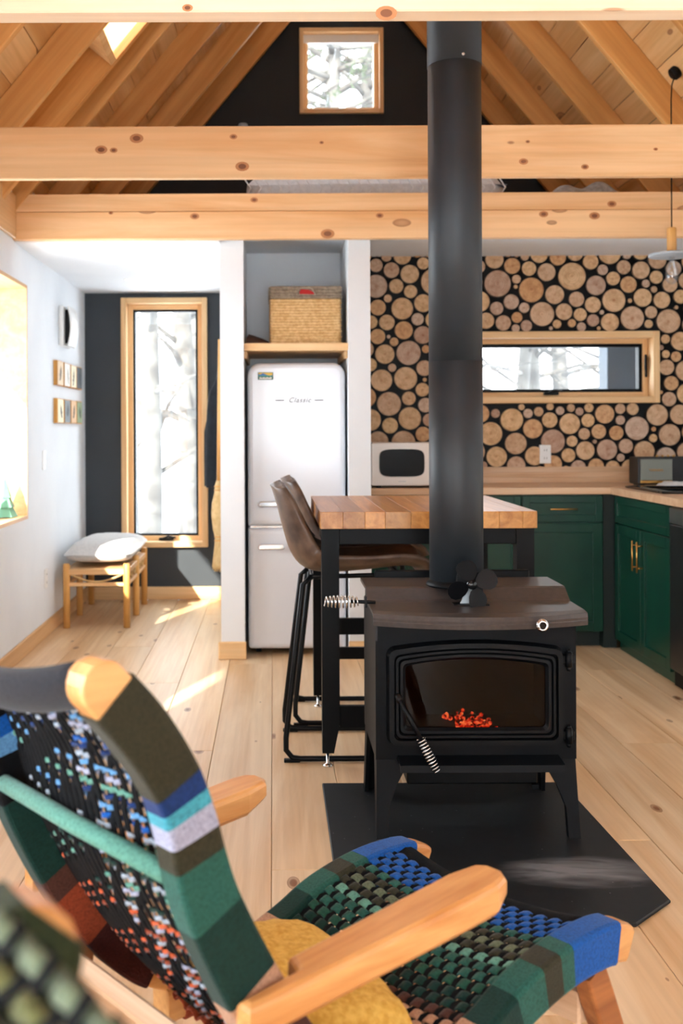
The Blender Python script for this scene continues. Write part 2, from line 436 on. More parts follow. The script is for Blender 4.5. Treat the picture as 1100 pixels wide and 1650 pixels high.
# ================================================================== THE SETTING
LX, RX, YB, YF = -1.38, 2.56, 7.75, -1.6
KY = 6.54                                   # log wall
RIDGE = .55; SL = 1.2; ANG = math.atan(SL); CA = math.cos(ANG); EAVE = 2.39
def cells(mb, a0, a1, z0, z1, holes, put):
    """fill a rectangle minus rectangular holes with boxes"""
    A = sorted({a0, a1, *[h[0] for h in holes], *[h[1] for h in holes]}); Z = sorted({z0, z1, *[h[2] for h in holes], *[h[3] for h in holes]})
    for i in range(len(A)-1):
        run = None
        for k in range(len(Z)-1):
            ca, cz = (A[i]+A[i+1])/2, (Z[k]+Z[k+1])/2
            if any(h[0] < ca < h[1] and h[2] < cz < h[3] for h in holes):
                if run: put(A[i], A[i+1], run[0], run[1]); run = None
            else: run = (run[0], Z[k+1]) if run else (Z[k], Z[k+1])
        if run: put(A[i], A[i+1], run[0], run[1])
def struct(name, mb, mat, label=None):
    o = obj(name, mb, mat); o['kind'] = 'structure'
    if label: o['label'] = label
    return o
# floor: subfloor slab with one plank object per board
mb = MB(); mb.box(LX-.3, RX+.1, YF-.1, YB+.1, -.14, -.022)
floor = struct('floor', mb, 'block_oak', 'wide knotty pine plank floor, pale and satin')
xs = [LX-.02]+[1.135+.229*k for k in range(-10, 7)]
xs = [x for x in xs if x < RX-.05]+[RX]
rf = random.Random(11)
for i in range(len(xs)-1):
    y = YF; ys = [YF]
    y += rf.uniform(.5, 2.4)
    while y < YB-.5: ys.append(y); y += rf.uniform(1.5, 3.3)
    ys.append(YB)
    for k in range(len(ys)-1):
        mb = MB(); mb.box(xs[i]+.0007, xs[i+1]-.0007, ys[k]+.0007, ys[k+1]-.0007, -.022, rf.uniform(-.0006, 0), .0018)
        obj('plank', mb, 'floor_pine', floor)
# left wall with two windows
W1 = (4.25, 5.94, .747, 2.06); W2 = (1.42, 2.5, 1.08, 1.78); W3 = (-1.35, 1.2, .4, 2.1)
mb = MB(); cells(mb, YF, YB, 0, 2.62, [W1, W2, W3], lambda a, b, c, d: mb.box(LX-.3, LX, a, b, c, d))
struct('wall_left', mb, 'wall_white', 'white painted left wall with deep window recess')
def lined_window(name, wdw, label, lining=True):
    y0, y1, z0, z1 = wdw; t = .02
    mb = MB()
    mb.box(LX-.29, LX-.001, y0, y1, z0, z0+t); mb.box(LX-.29, LX-.001, y0, y1, z1-t, z1)
    mb.box(LX-.29, LX-.001, y0, y0+t, z0+t, z1-t); mb.box(LX-.29, LX-.001, y1-t, y1, z0+t, z1-t)
    o = struct(name, mb, 'trim_pine_y', label)
    mb = MB(); f = .035
    mb.box(LX-.285, LX-.255, y0+t, y1-t, z0+t, z0+t+f); mb.box(LX-.285, LX-.255, y0+t, y1-t, z1-t-f, z1-t)
    mb.box(LX-.285, LX-.255, y0+t, y0+t+f, z0+t+f, z1-t-f); mb.box(LX-.285, LX-.255, y1-t-f, y1-t, z0+t+f, z1-t-f)
    obj('sash', mb, 'black_paint', o)
    mb = MB(); mb.box(LX-.272, LX-.268, y0+t+f, y1-t-f, z0+t+f, z1-t-f); obj('pane', mb, 'clear_glass', o)
    portal((LX-.31, (y0+y1)/2, (z0+z1)/2), (0, -PI/2, 0), z1-z0, y1-y0)
    return o
lined_window('window_1', W1, 'deep pine lined window recess in left wall')
lined_window('window_2', W2, 'small pine lined window in left wall')
lined_window('window_7', W3, 'wide pine lined window in left wall beside the viewer')
# right wall, rear wall (behind the viewer) with a glazed door and gable window
mb = MB(); mb.box(RX, RX+.15, YF, YB, 0, 2.62); struct('wall_right', mb, 'wall_white', 'white right wall behind kitchen counter')
DOOR = (-.9, 1.2, .05, 2.15); GW = (-.25, 1.35, 2.62, 3.75)
mb = MB(); cells(mb, LX-.3, RX+.15, 0, 4.75, [DOOR, GW], lambda a, b, c, d: mb.box(a, b, YF-.15, YF, c, d))
struct('wall_rear', mb, 'wall_white', 'white rear wall with wide glazed door')
def rear_glass(name, r, nmul, label):
    x0, x1, z0, z1 = r; f = .05; mb = MB()
    mb.box(x0, x1, YF-.1, YF-.03, z0, z0+f); mb.box(x0, x1, YF-.1, YF-.03, z1-f, z1)
    for k in range(nmul+1):
        x = x0+(x1-x0-f)*k/nmul; mb.box(x, x+f, YF-.1, YF-.03, z0+f, z1-f)
    o = struct(name, mb, 'black_paint', label)
    for k in range(nmul):
        a = x0+(x1-x0-f)*k/nmul+f; b = x0+(x1-x0-f)*(k+1)/nmul
        mb = MB(); mb.box(a, b, YF-.067, YF-.063, z0+f, z1-f); obj('pane', mb, 'clear_glass', o)
    portal(((x0+x1)/2, YF-.16, (z0+z1)/2), (PI/2, 0, 0), x1-x0, z1-z0)
rear_glass('door_1', DOOR, 2, 'wide glazed sliding door behind the viewer')
rear_glass('window_6', GW, 2, 'gable window behind the viewer')
mb = MB(); mb.box(-2.6, 3.6, YF-3.2, YF-.16, 2.45, 2.53)  # unseen roof slab, added to keep sun from flooding through the rear door
struct('sun_slab', mb, 'beam_pine', 'unseen slab added outside the rear door to block sun')
# entry wall (navy) with the tall window
TW = (-1.09, -.495, .405, 2.195)
mb = MB(); cells(mb, LX-.3, -.158, 0, 2.25, [TW], lambda a, b, c, d: mb.box(a, b, YB, YB+.18, c, d))
struct('wall_back', mb, 'wall_navy', 'dark navy entry wall around the tall window')
# gable wall (black) in the loft with square window
GX = (.215, .81, 3.575, 4.17)
mb = MB()
def zroof(x): return EAVE+SL*((x-LX) if x < RIDGE else (2*RIDGE-LX-x))+.24
def gab(x0, x1, zlo=None, zhi=None):
    P = [(x0, zlo or 2.25), (x1, zlo or 2.25), (x1, zhi or zroof(x1)), (x0, zhi or zroof(x0))]
    mb.prism(P, YB, YB+.18, 'XZ')
gab(LX, GX[0]); gab(GX[0], RIDGE, None, GX[2]); gab(RIDGE, GX[1], None, GX[2]); gab(GX[0], RIDGE, GX[3], None); gab(RIDGE, GX[1], GX[3], None); gab(GX[1], RX)
struct('wall_gable', mb, 'gable_black', 'black gable wall of the sleeping loft')
# partitions either side of the fridge, nook back wall
mb = MB(); mb.box(-.286, -.158, 5.72, YB, 0, 2.32); struct('wall_partition', mb, 'wall_white', 'white partition between entry and fridge nook')
mb = MB(); mb.box(.41, .529, 5.72, KY+.1, 0, 2.32); struct('wall_pier', mb, 'wall_white', 'white pier between fridge nook and kitchen')
mb = MB(); mb.box(-.158, .41, 6.4, 6.5, 0, 2.32); struct('wall_nook', mb, 'wall_white', 'white back wall of the fridge nook')
# kitchen wall, dark backing for the log slices
KW = (1.0, 2.36, 1.41, 1.828)
mb = MB(); cells(mb, .529, RX+.15, 0, 2.45, [KW], lambda a, b, c, d: mb.box(a, b, KY, KY+.2, c, d))
kwall = struct('wall_kitchen', mb, 'cast_black', 'kitchen wall faced with sawn round log slices')
# ceiling under the loft
mb = MB(); mb.box(LX, -.286, 5.66, YB, 2.25, 2.44); mb.box(-.286, RX, 5.66, YB, 2.312, 2.44)
ceil_ = struct('ceiling', mb, 'soffit_white', 'white ceiling under the sleeping loft')
for i, (x, y) in enumerate(((-.86, 6.14), (-.94, 7.05))):
    z = 2.25 if x < -.3 else 2.312
    mb = MB(); mb.lathe([(.045, z-.001), (.055, z-.004), (.055, z+.01)], (x, y, 0), 24)
    o = tag(obj('downlight', mb, 'white_plastic'), ['recessed round downlight nearest the loft beam in entry ceiling', 'recessed round downlight near tall entry window', 'recessed round downlight above left end of log wall', 'recessed round downlight above slot window'][i], 'downlight', 'ceiling downlights')
    mb = MB(); mb.lathe([(.04, z-.003), (.04, z+.002)], (x, y, 0), 20); obj('lens', mb, 'downlight', o)
# windows of the back wall: pine casing, black sash, pane, crank
def box_window(name, r, y, casing, proud, sash, inner, label, matz='trim_pine', matx='trim_pine_x'):
    """casing frame r=(x0,x1,z0,z1) standing proud of wall plane y, deep reveal, sash and glass set back"""
    x0, x1, z0, z1 = r; c = casing
    o = empty(name, ((x0+x1)/2, y, z0)); tag(o, label, None, None, 'structure')
    for (a, b, lo, hi, m) in ((x0, x0+c, z0, z1, matz), (x1-c, x1, z0, z1, matz), (x0+c, x1-c, z0, z0+c, matx), (x0+c, x1-c, z1-c, z1, matx)):
        mb = MB(); mb.box(a, b, y-proud, y+.13, lo, hi, .003); obj('casing', mb, m, o)
    s = sash; a0, a1, b0, b1 = x0+c, x1-c, z0+c, z1-c
    if inner:      # pine inner frame between casing and sash
        k = inner
        for (p, q, lo, hi, m) in ((a0, a0+k, b0, b1, matz), (a1-k, a1, b0, b1, matz), (a0+k, a1-k, b0, b0+k, matx), (a0+k, a1-k, b1-k, b1, matx)):
            mb = MB(); mb.box(p, q, y+.04, y+.13, lo, hi, .002); obj('inner_frame', mb, m, o)
        a0 += k; a1 -= k; b0 += k; b1 -= k
    mb = MB()
    mb.box(a0, a0+s, y+.06, y+.12, b0, b1); mb.box(a1-s, a1, y+.06, y+.12, b0, b1); mb.box(a0+s, a1-s, y+.06, y+.12, b0, b0+s); mb.box(a0+s, a1-s, y+.06, y+.12, b1-s, b1)
    obj('sash', mb, 'black_paint' if name != 'window_5' else matz, o)
    mb = MB(); mb.box(a0+s, a1-s, y+.088, y+.092, b0+s, b1-s); obj('pane', mb, 'clear_glass', o)
    return o
def crank(o, x, y, z, k=1.0):
    mb = MB(); mb.box(x-.045*k, x+.045*k, y-.02, y+.02, z, z+.018, .004); mb.tube([(x-.02*k, y-.02, z+.012), (x+.01*k, y-.03, z+.03), (x+.06*k, y-.03, z+.022)], .007, 8); obj('crank', mb, 'black_metal', o)
w3 = box_window('window_3', (-1.108, -.479, .388, 2.21), YB, .04, .06, .016, .035, 'tall narrow pine framed window in entry wall')
crank(w3, -.79, YB+.03, .432, 1.2); portal((-.79, YB+.2, 1.3), (-PI/2, 0, 0), .6, 1.8)
w4 = box_window('window_4', (.985, 2.377, 1.398, 1.84), KY, .04, .06, .02, .03, 'long low pine framed slot window in log wall')
crank(w4, 1.73, KY+.03, 1.45); portal((1.68, KY+.21, 1.62), (-PI/2, 0, 0), 1.3, .42)
mb = MB(); mb.box(2.318, 2.328, KY+.02, KY+.05, 1.56, 1.69, .003); mb.box(2.310, 2.322, KY+.01, KY+.025, 1.60, 1.70, .003); obj('lock', mb, 'black_metal', w4)
w5 = box_window('window_5', (.204, .819, 3.56, 4.185), YB, .03, .03, .012, .022, 'square pine framed window in black gable wall')
mb = MB(); mb.box(.235, .79, YB+.035, YB+.05, 4.095, 4.155); obj('roller_blind', mb, 'white_plastic', w5)
portal((.51, YB+.2, 3.87), (-PI/2, 0, 0), .6, .6)
# baseboards
def board(name, r, mat, label, b=.004):
    mb = MB(); mb.box(*r, b); return struct(name, mb, mat, label)
board('baseboard_left', (LX, LX+.015, YF, YB-.016, 0, .095), 'trim_pine_y', 'pine baseboard along white left wall')
board('baseboard_back', (LX, -.286, YB-.015, YB, 0, .095), 'trim_pine_x', 'pine baseboard under navy wall')
board('baseboard_partition', (-.301, -.15, 5.705, 5.72, 0, .095), 'trim_pine_x', 'pine baseboard around partition end')
board('baseboard_pier', (.405, .529, 5.705, 5.72, 0, .095), 'trim_pine_x', 'pine baseboard around white pier')
# roof: deck boards, rafters, outer shell, skylights
roof = empty('roof', (RIDGE, 3, EAVE)); tag(roof, 'pitched roof of pine boards on exposed rafters', None, None, 'structure')
ORG['roof'] = Vector((0,0,0)); roof.location = (0,0,0)
SLEN = (RIDGE-LX)/CA; RD = .15
SK = [(4.915, 5.31, .937, 2.2), (1.74, 2.06, .69, 1.5)]            # y0,y1,s0,s1 on the left slope
def slope_M(side): return (Matrix.Translation((LX, 0, EAVE)) @ Matrix.Rotation(-ANG, 4, 'Y')) if side == 0 else (Matrix.Translation((2*RIDGE-LX, 0, EAVE)) @ Matrix.Rotation(PI, 4, 'Z') @ Matrix.Rotation(-ANG, 4, 'Y'))
def slope_obj(name, mb, mat, side, y=0, parent=roof):
    o = bpy.data.objects.new(name, mb.mesh(name)); C.objects.link(o); o.parent = parent; setm(o, mat)
    o.matrix_local = Matrix.Translation((0, y, 0)) @ slope_M(side); return o
RAFT = [-.7, 0, .7, 1.4, 2.1, 2.8, 3.5, 4.2, 4.89, 5.62, 6.34, 7.05, 7.66]
mr = MB(); mr.box(-.35, SLEN, -.021, .021, 0, RD, .003); rm = None
for side in (0, 1):
    for y in RAFT+([5.335] if side == 0 else []):
        o = slope_obj('rafter', mr, 'rafter_pine', side, y)
    s = -.34; k = 0
    while s < SLEN-.02:
        s1 = min(s+.2, SLEN)
        segs = [(YF-.3, YB+.3)]
        if side == 0:
            for (a, b, c, d) in SK:
                if s1 > c and s < d: segs = [q for (p, r) in segs for q in ([(p, a), (b, r)] if p < a < r else [(p, r)])]
        for (p, r) in segs:
            mb = MB(); sg = 1 if side == 0 else -1
            y0, y1 = (p, r) if side == 0 else (-r, -p)
            mb.box(s+.0015, s1-.0015, y0, y1, RD+.001, RD+.02, .002); slope_obj('deck_board', mb, 'deck_pine', side)
        s = s1
    mb = MB()
    if side == 0: cells(mb, -.6, SLEN+.1, YF-.5, YB+.5, [(c, d, a, b) for a, b, c, d in SK], lambda a, b, c, d: mb.box(a, b, c, d, RD+.022, RD+.12))
    else: mb.box(-.6, SLEN+.1, -YB-.5, -YF+.5, RD+.022, RD+.12)
    slope_obj('roof_shell', mb, 'roof_dark', side)
for i, (a, b, c, d) in enumerate(SK):
    o = empty('skylight'); tag(o, ['skylight between the left rafters above the loft edge', 'skylight high in the left roof above the seating'][i], 'skylight')
    mb = MB(); mb.box(c-.04, c-.002, a-.002, b+.002, .0, RD+.2); slope_obj('header', mb, 'trim_pine_x', 0, 0, o)
    mb = MB(); mb.box(d+.002, d+.04, a-.002, b+.002, .0, RD+.2); slope_obj('header', mb, 'trim_pine_x', 0, 0, o)
    mb = MB(); mb.box(c, d, a+.001, b-.001, RD+.15, RD+.155); slope_obj('pane', mb, 'clear_glass', 0, 0, o)
    pm = slope_M(0) @ Matrix.Translation(((c+d)/2, (a+b)/2, RD+.22))
    po = portal((0,0,0), (0,0,0), d-c, b-a); po.matrix_world = pm
mb = MB(); mb.box(RIDGE-.02, RIDGE+.02, YF, YB, EAVE+SL*(RIDGE-LX)-.05, EAVE+SL*(RIDGE-LX)+.2); struct('trim_2', mb, 'deck_pine', 'pine ridge board')
# tie beams and plate
board('trim_1', (LX, LX+.022, YF, 5.6, 2.262, 2.492), 'trim_pine_y', 'pale pine wall plate along the left wall')
def beam(y0, y1, z0, z1, label, mat='beam_pine'):
    mb = MB(); mb.box(LX+.023, RX-.001, y0, y1, z0, z1, .004); return tag(obj('tie_beam', mb, mat), label, 'beam', 'pine beams crossing the room')
beam(2.575, 2.645, 2.262, 2.55, 'rough sawn pine tie beam nearest the viewer along the top edge, overexposure put into its pale colour', 'beam_overlit')
beam(4.27, 4.31, 2.262, 2.472, 'knotty pine tie beam with a cluster of dark knots, behind the stove pipe')
lb = empty('loft_beam', (.59, 5.6, 2.258)); tag(lb, 'pine beam of two stacked boards along the loft edge', 'beam')
for (z0, z1, yo) in ((2.258, 2.402, 0), (2.404, 2.498, .004)):
    mb = MB(); mb.box(LX+.001, RX-.001, 5.6+yo, 5.658, z0, z1, .003); obj('board', mb, 'beam_pine', lb)
base('knot_brown', '#b87a4c', .6); base('knot_dark', '#7d4a2a', .6)
beams_ = [o for o in C.objects if o.name.startswith('tie_beam')]
for (px_, py_, rx, par, yf) in [(185, 241, 5, beams_[1], 4.27), (165, 240, 8, beams_[1], 4.27), (222, 222, 9, beams_[1], 4.27), (378, 220, 5, beams_[1], 4.27), (392, 268, 9, beams_[1], 4.27), (845, 262, 6, beams_[1], 4.27), (944, 271, 5, beams_[1], 4.27), (852, 230, 3, beams_[1], 4.27), (1058, 243, 3, beams_[1], 4.27), (520, 230, 3, beams_[1], 4.27),
        (315, 348, 6, lb, 5.6), (411, 322, 5, lb, 5.604), (529, 377, 9, lb, 5.6), (613, 348, 5, lb, 5.6), (877, 347, 6, lb, 5.6), (959, 350, 7, lb, 5.6), (987, 331, 6, lb, 5.604), (180, 342, 3, lb, 5.6), (305, 12, 7, beams_[0], 2.575), (625, 22, 14, beams_[0], 2.575)]:
    kx = (px_-440)*yf/F; kz = CH-(py_-693)*yf/F; kr = rx*yf/F
    for sc_k, mt_ in ((1.0, 'knot_brown'), (.55, 'knot_dark')):
        mb = MB(); n = 14; e_ = .0004 if sc_k == 1 else .0007
        mb.loops([[(kx+kr*1.25*q*sc_k*math.cos(2*PI*i/n), yf-e_*h_, kz+kr*.85*q*sc_k*math.sin(2*PI*i/n)) for i in range(n)] for q, h_ in ((1, -.5), (1, .6), (.8, 1))], False, True); obj('knot', mb, mt_, par)
# loft floor boards on top of the ceiling
mb = MB(); mb.box(LX, RX, 5.66, YB, 2.442, 2.46); struct('trim_3', mb, 'deck_pine', 'sleeping loft floor')
# log slices
def pack():
    rg = random.Random(5); X0, X1, Z0, Z1 = .5, RX+.03, .985, 2.335
    hole = (.975, 2.388, 1.388, 1.85); out = []
    grid = {}
    def near(x, z):
        i, k = int(x/.2), int(z/.2)
        for a in (i-1, i, i+1):
            for b in (k-1, k, k+1): yield from grid.get((a, b), ())
    def free(x, z):
        m = 9
        for (cx, cz, r) in near(x, z): m = min(m, math.hypot(x-cx, z-cz)-r)
        dx = max(hole[0]-x, 0, x-hole[1]); dz = max(hole[2]-z, 0, z-hole[3]); m = min(m, math.hypot(dx, dz)+.02)
        return m
    def put(x, z, r): out.append((x, z, r)); grid.setdefault((int(x/.2), int(z/.2)), []).append((x, z, r))
    gap = .006
    def ok(x, z, r): return X0 < x < X1 and Z0 < z < Z1 and not (hole[0]-.008 < x < hole[1]+.008 and hole[2]-.008 < z < hole[3]+.008) and free(x, z) >= r+gap*.98
    sizes = [.082]*3+[.072]*4+[.064]*7+[.055]*9+[.046]*7+[.037]*4+[.028]*3
    put(1.6, 2.1, .08); put(.6, 1.3, .07); put(2.45, 1.2, .07); put(1.5, 1.15, .07); fails = 0
    while fails < 3000:
        r = rg.choice(sizes)*rg.uniform(.9, 1.1)
        A = rg.choice(out); best = None
        for B in list(near(A[0], A[1])):
            if B is A: continue
            d = math.hypot(B[0]-A[0], B[1]-A[1]); ra = A[2]+r+gap; rb = B[2]+r+gap
            if d < 1e-6 or d > ra+rb: continue
            t = (d*d+ra*ra-rb*rb)/(2*d); h2 = ra*ra-t*t
            if h2 < 0: continue
            ux, uz = (B[0]-A[0])/d, (B[1]-A[1])/d; h = math.sqrt(h2)
            for sg in (1, -1):
                x = A[0]+ux*t-uz*h*sg; z = A[1]+uz*t+ux*h*sg
                if ok(x, z, r): best = (x, z); break
            if best: break
        if not best:
            an = rg.uniform(0, 2*PI); x = A[0]+(A[2]+r+gap)*math.cos(an); z = A[1]+(A[2]+r+gap)*math.sin(an)
            if fails > 200 and ok(x, z, r): best = (x, z)
        if best: put(best[0], best[1], r); fails = 0
        else: fails += 1
    for lo, hi, tries in ((.034, .06, 6000), (.022, .034, 6000), (.012, .022, 6000)):
        for _ in range(tries):
            x = rg.uniform(X0, X1); z = rg.uniform(Z0, Z1)
            if hole[0]-.008 < x < hole[1]+.008 and hole[2]-.008 < z < hole[3]+.008: continue
            m = free(x, z)-gap
            if m >= lo: put(x, z, min(m, hi))
    return out
slices = sorted(pack(), key=lambda s: -s[2])
dm = []
for k in range(6):
    rd = random.Random(k); n = 18; mb = MB(); ph = [rd.uniform(0, 6.28) for _ in range(3)]; e = rd.uniform(.0, .07)
    rad = [1-.02*(1+math.sin(2*2*PI*i/n+ph[0]))*(e*20)**.5-.012*math.sin(3*2*PI*i/n+ph[1]) for i in range(n)]
    def lp(s, y): return [(s*rad[i]*math.cos(2*PI*i/n), y, s*rad[i]*math.sin(2*PI*i/n)) for i in range(n)]
    mb.loops([lp(1, 0), lp(1, -.94), lp(.96, -1)], False, True)
    me = mb.mesh('log_slice'); me.materials.append(M('log_end')); dm.append(me)
rs = random.Random(3); ko = worg(kwall)
rest = MB()
for i, (x, z, r) in enumerate(slices):
    if i < 300:
        o = bpy.data.objects.new('log_slice', rs.choice(dm)); C.objects.link(o); o.parent = kwall
        o.location = Vector((x, KY, z))-ko; o.rotation_euler = (0, rs.uniform(0, 6.28), 0); o.scale = (r, rs.uniform(.012, .022), r)
    else:
        n = 10; rest.loops([[(x+s*r*math.cos(2*PI*k/n), KY-y, z+s*r*math.sin(2*PI*k/n)) for k in range(n)] for s, y in ((1, 0), (1, .014), (.93, .016))], False, True)
if rest.v: tag(obj('small_log_slices', rest, 'straw', kwall), None, None, None, 'stuff')
print('SLICES', len(slices))

# ================================================================== HEARTH AND STOVE
mb = MB(); mb.prism([(.165, 3.67), (.165, 2.78), (.29, 2.62), (.897, 2.62), (1.03, 2.75), (1.0, 3.67)], .0005, .012, 'XY', .003)
tag(obj('hearth_pad', mb, 'pad_black'), 'black hearth pad with clipped corners and spilled grey ash under the stove', 'hearth pad')
SX0, SX1, SY0, SY1, SZ0, SZ1 = .307, .915, 3.2, 3.6, .239, .672
SXC = (SX0+SX1)/2
stove = empty('wood_stove', (SXC, 3.4, 0.012)); tag(stove, 'black steel wood stove with arched glass door and glowing embers', 'stove')
# body: a shell open at the front, door opening cut in the front panel
DX0, DX1, DZ0, DZ1 = .339, .873, .285, .59
mb = MB(); t = .012
mb.box(SX0, SX0+t, SY0, SY1, SZ0, SZ1); mb.box(SX1-t, SX1, SY0, SY1, SZ0, SZ1); mb.box(SX0+t, SX1-t, SY1-t, SY1, SZ0, SZ1)
mb.box(SX0+t, SX1-t, SY0, SY1-t, SZ0, SZ0+t); mb.box(SX0+t, SX1-t, SY0, SY1-t, SZ1-t, SZ1)
mb.box(SX0+t, DX0+.03, SY0, SY0+t, SZ0+t, SZ1-t); mb.box(DX1-.03, SX1-t, SY0, SY0+t, SZ0+t, SZ1-t)
mb.box(DX0+.03, DX1-.03, SY0, SY0+t, SZ0+t, DZ0+.03); mb.box(DX0+.03, DX1-.03, SY0, SY0+t, DZ1-.03, SZ1-t)
obj('body', mb, 'stove_black', stove)
mb = MB(); g = .03
mb.box(SX0+g, SX1-g, SY0+.02, SY1-g, SZ0+.02, SZ0+.045); mb.box(SX0+.015, SX0+g+.015, SY0+.02, SY1-g, SZ0+.045, SZ1-.05); mb.box(SX1-g-.015, SX1-.015, SY0+.02, SY1-g, SZ0+.045, SZ1-.05)
mb.box(SX0+g+.015, SX1-g-.015, SY1-g-.03, SY1-.015, SZ0+.045, SZ1-.05); mb.box(SX0+g, SX1-g, SY0+.05, SY1-g, SZ1-.06, SZ1-.04)
obj('firebox_lining', mb, 'firebox', stove)
mb = MB(); mb.box(SX0+.001, SX0+.006, SY0-.005, SY0-.0005, .60, .668); obj('side_trim', mb, 'stainless_dark', stove)
# top plate: raised rear, step, low front shelf with bowed lip
def top_loop(dz, e):
    return
TX0, TX1 = .297, .94
prof = [(3.63, .731), (3.42, .731), (3.405, .727), (3.36, .699), (3.345, .6935), (3.20, .692), (3.165, .688)]
mb = MB(); nx = 24; rows = []
def bow(x): u = (x-(TX0+TX1)/2)/((TX1-TX0)/2); return .075*(1-u*u)
for th in (0, -.012):
    for j in range(nx+1):
        pass
def top_pts(th):
    R = []
    for (y, z) in prof:
        R.append([(TX0+(TX1-TX0)*j/nx, y-(bow(TX0+(TX1-TX0)*j/nx) if y < 3.21 else 0)*(1 if y < 3.19 else .85), z+th) for j in range(nx+1)])
    last = [(x, y-.006, z-.012) for x, y, z in R[-1]]; R.append(last)
    R.append([(x, y+.002, z-.014) for x, y, z in last])
    return R
A = top_pts(0)
vs = [p for r in A for p in r]; fs = []
for i in range(len(A)-1):
    for j in range(nx): a = i*(nx+1)+j; fs.append((a, a+1, a+nx+2, a+nx+1))
B_ = top_pts(-.01)
off = len(vs); vs += [p for r in B_ for p in r]
for i in range(len(B_)-1):
    for j in range(nx): a = off+i*(nx+1)+j; fs.append((a, a+nx+1, a+nx+2, a+1))
nr = len(A)
for i in range(nr-1):
    for c in (0, nx): a = i*(nx+1)+c; fs.append((a, a+nx+1, off+a+nx+1, off+a))
for j in range(nx):
    for r in (0, nr-1): a = r*(nx+1)+j; fs.append((a, a+1, off+a+1, off+a))
mb.add(vs, fs); obj('top_plate', mb, 'stove_top', stove)
# step side cheeks and support under the top
mb = MB(); mb.prism([(3.6, .672), (3.6, .722), (3.42, .722), (3.36, .69), (3.2, .682), (3.2, .672)], SX0+.004, SX1-.004, 'YZ'); obj('top_support', mb, 'stove_black', stove)
mb = MB(); mb.box(.349, .883, 3.645, 3.665, .35, .753, .004); mb.box(.4, .42, 3.6, 3.645, .5, .53); mb.box(.8, .82, 3.6, 3.645, .5, .53); obj('heat_shield', mb, 'cast_black', stove)
# legs
def leg(sx, front):
    mb = MB(); x = SX0+.002 if sx < 0 else SX1-.002; s = -sx
    y0, y1 = (SY0+.005, SY0+.03) if front else (SY1-.03, SY1-.005)
    dy = -.045 if front else .04
    o1 = [(x, SZ0), (x+s*.085, SZ0), (x+s*.083, SZ0-.035), (x+s*.06, SZ0-.075), (x+s*.035, .1), (x+s*.032, .012), (x-s*.004, .012), (x-s*.002, .1)]
    ls = [[(px, y0+dy*(SZ0-pz)/SZ0, pz) for px, pz in o1], [(px, y1+dy*(SZ0-pz)/SZ0, pz) for px, pz in o1]]
    mb.loops(ls)
    # return flange along the outer side
    yb = y1+.05 if front else y0-.05
    sd = [(x, SZ0), (x-s*.002, .1), (x-s*.004, .012), (x+s*.008, .012), (x+s*.01, .1), (x+s*.012, SZ0)]
    w = [.05, .03, .028, .028, .03, .05]; d_ = 1 if front else -1; yy = y1 if front else y0
    mb.loops([[(px, yy+dy*(SZ0-pz)/SZ0, pz) for px, pz in sd], [(px, yy+d_*ww+dy*(SZ0-pz)/SZ0, pz) for (px, pz), ww in zip(sd, w)]])
    obj('leg', mb, 'stove_black', stove)
for sx in (-1, 1):
    for fr in (True, False): leg(sx, fr)
# ash lip and ash pan
mb = MB(); mb.prism([(3.2, .252), (3.12, .2455), (3.115, .226), (3.12, .2255), (3.127, .239), (3.2, .2385)], .372, .86, 'YZ'); obj('ash_lip', mb, 'stove_black', stove)
mb = MB(); mb.box(.41, .815, 3.27, 3.55, .14, SZ0-.001, .004); mb.box(.795, .815, 3.26, 3.29, .125, .14); obj('ash_pan', mb, 'cast_black', stove)
# door: arched frame with nested ridges, glass, hinges, handle
door = None
def arch(x0, x1, z0, z1, rise, r=.02, n=10):
    pts = []
    pts += arc((x0+r, z0+r), r, PI, 1.5*PI, 4); pts += arc((x1-r, z0+r), r, 1.5*PI, 2*PI, 4)
    h = (x1-x0)/2; xc = (x0+x1)/2
    pts += arc((x1-r, z1-rise-r), r, 0, PI*.5, 4)
    for k in range(1, n): u = 1-2*k/n; pts.append((xc+u*(h-r*1.0), z1-rise*u*u-0.0))
    pts += arc((x0+r, z1-rise-r), r, PI*.5, PI, 4)
    return pts
def ring(mb, o1, o2, o3, o4, yb, yf):
    """frame between outlines o1 (outer) and o4 (inner), raised to yf"""
    ls = [[(x, yb, z) for x, z in o1], [(x, yf, z) for x, z in o2], [(x, yf, z) for x, z in o3], [(x, yb, z) for x, z in o4]]
    mb.loops(ls, False, False)
a0 = arch(DX0, DX1, DZ0, .603, .018, .028); 
def sh(d, rr): return arch(DX0+d, DX1-d, DZ0+d, .603-d, .018, max(.028-d*.5, rr))
mb = MB()
ring(mb, a0, sh(.006, .02), sh(.02, .018), sh(.024, .018), 3.198, 3.166)
ring(mb, sh(.024, .018), sh(.027, .018), sh(.034, .016), sh(.037, .016), 3.178, 3.170)
ring(mb, sh(.037, .016), sh(.040, .016), sh(.048, .015), sh(.056, .014), 3.182, 3.172)
for d0, d1, y in ((.024, .024, 3.178), ):
    pass
ring(mb, sh(.02, .018), sh(.022, .018), sh(.05, .015), sh(.054, .014), 3.19, 3.184)
door = obj('door', mb, 'cast_black', stove)
mb = MB(); o1 = sh(.05, .014); mb.loops([[(x, 3.187, z) for x, z in o1], [(x, 3.191, z) for x, z in o1]]); obj('door_glass', mb, 'stove_glass', door)
for z in (.545, .315):
    mb = MB(); mb.lathe([(.011, z-.022), (.011, z+.022)], (.887, 3.178, 0), 12); mb.box(.868, .905, 3.178, 3.199, z-.014, z+.014, .003); mb.lathe([(.006, z-.034), (.007, z-.022)], (.887, 3.178, 0), 10); mb.lathe([(.008, z+.022), (.006, z+.03)], (.887, 3.178, 0), 10)
    obj('hinge', mb, 'cast_black', door)
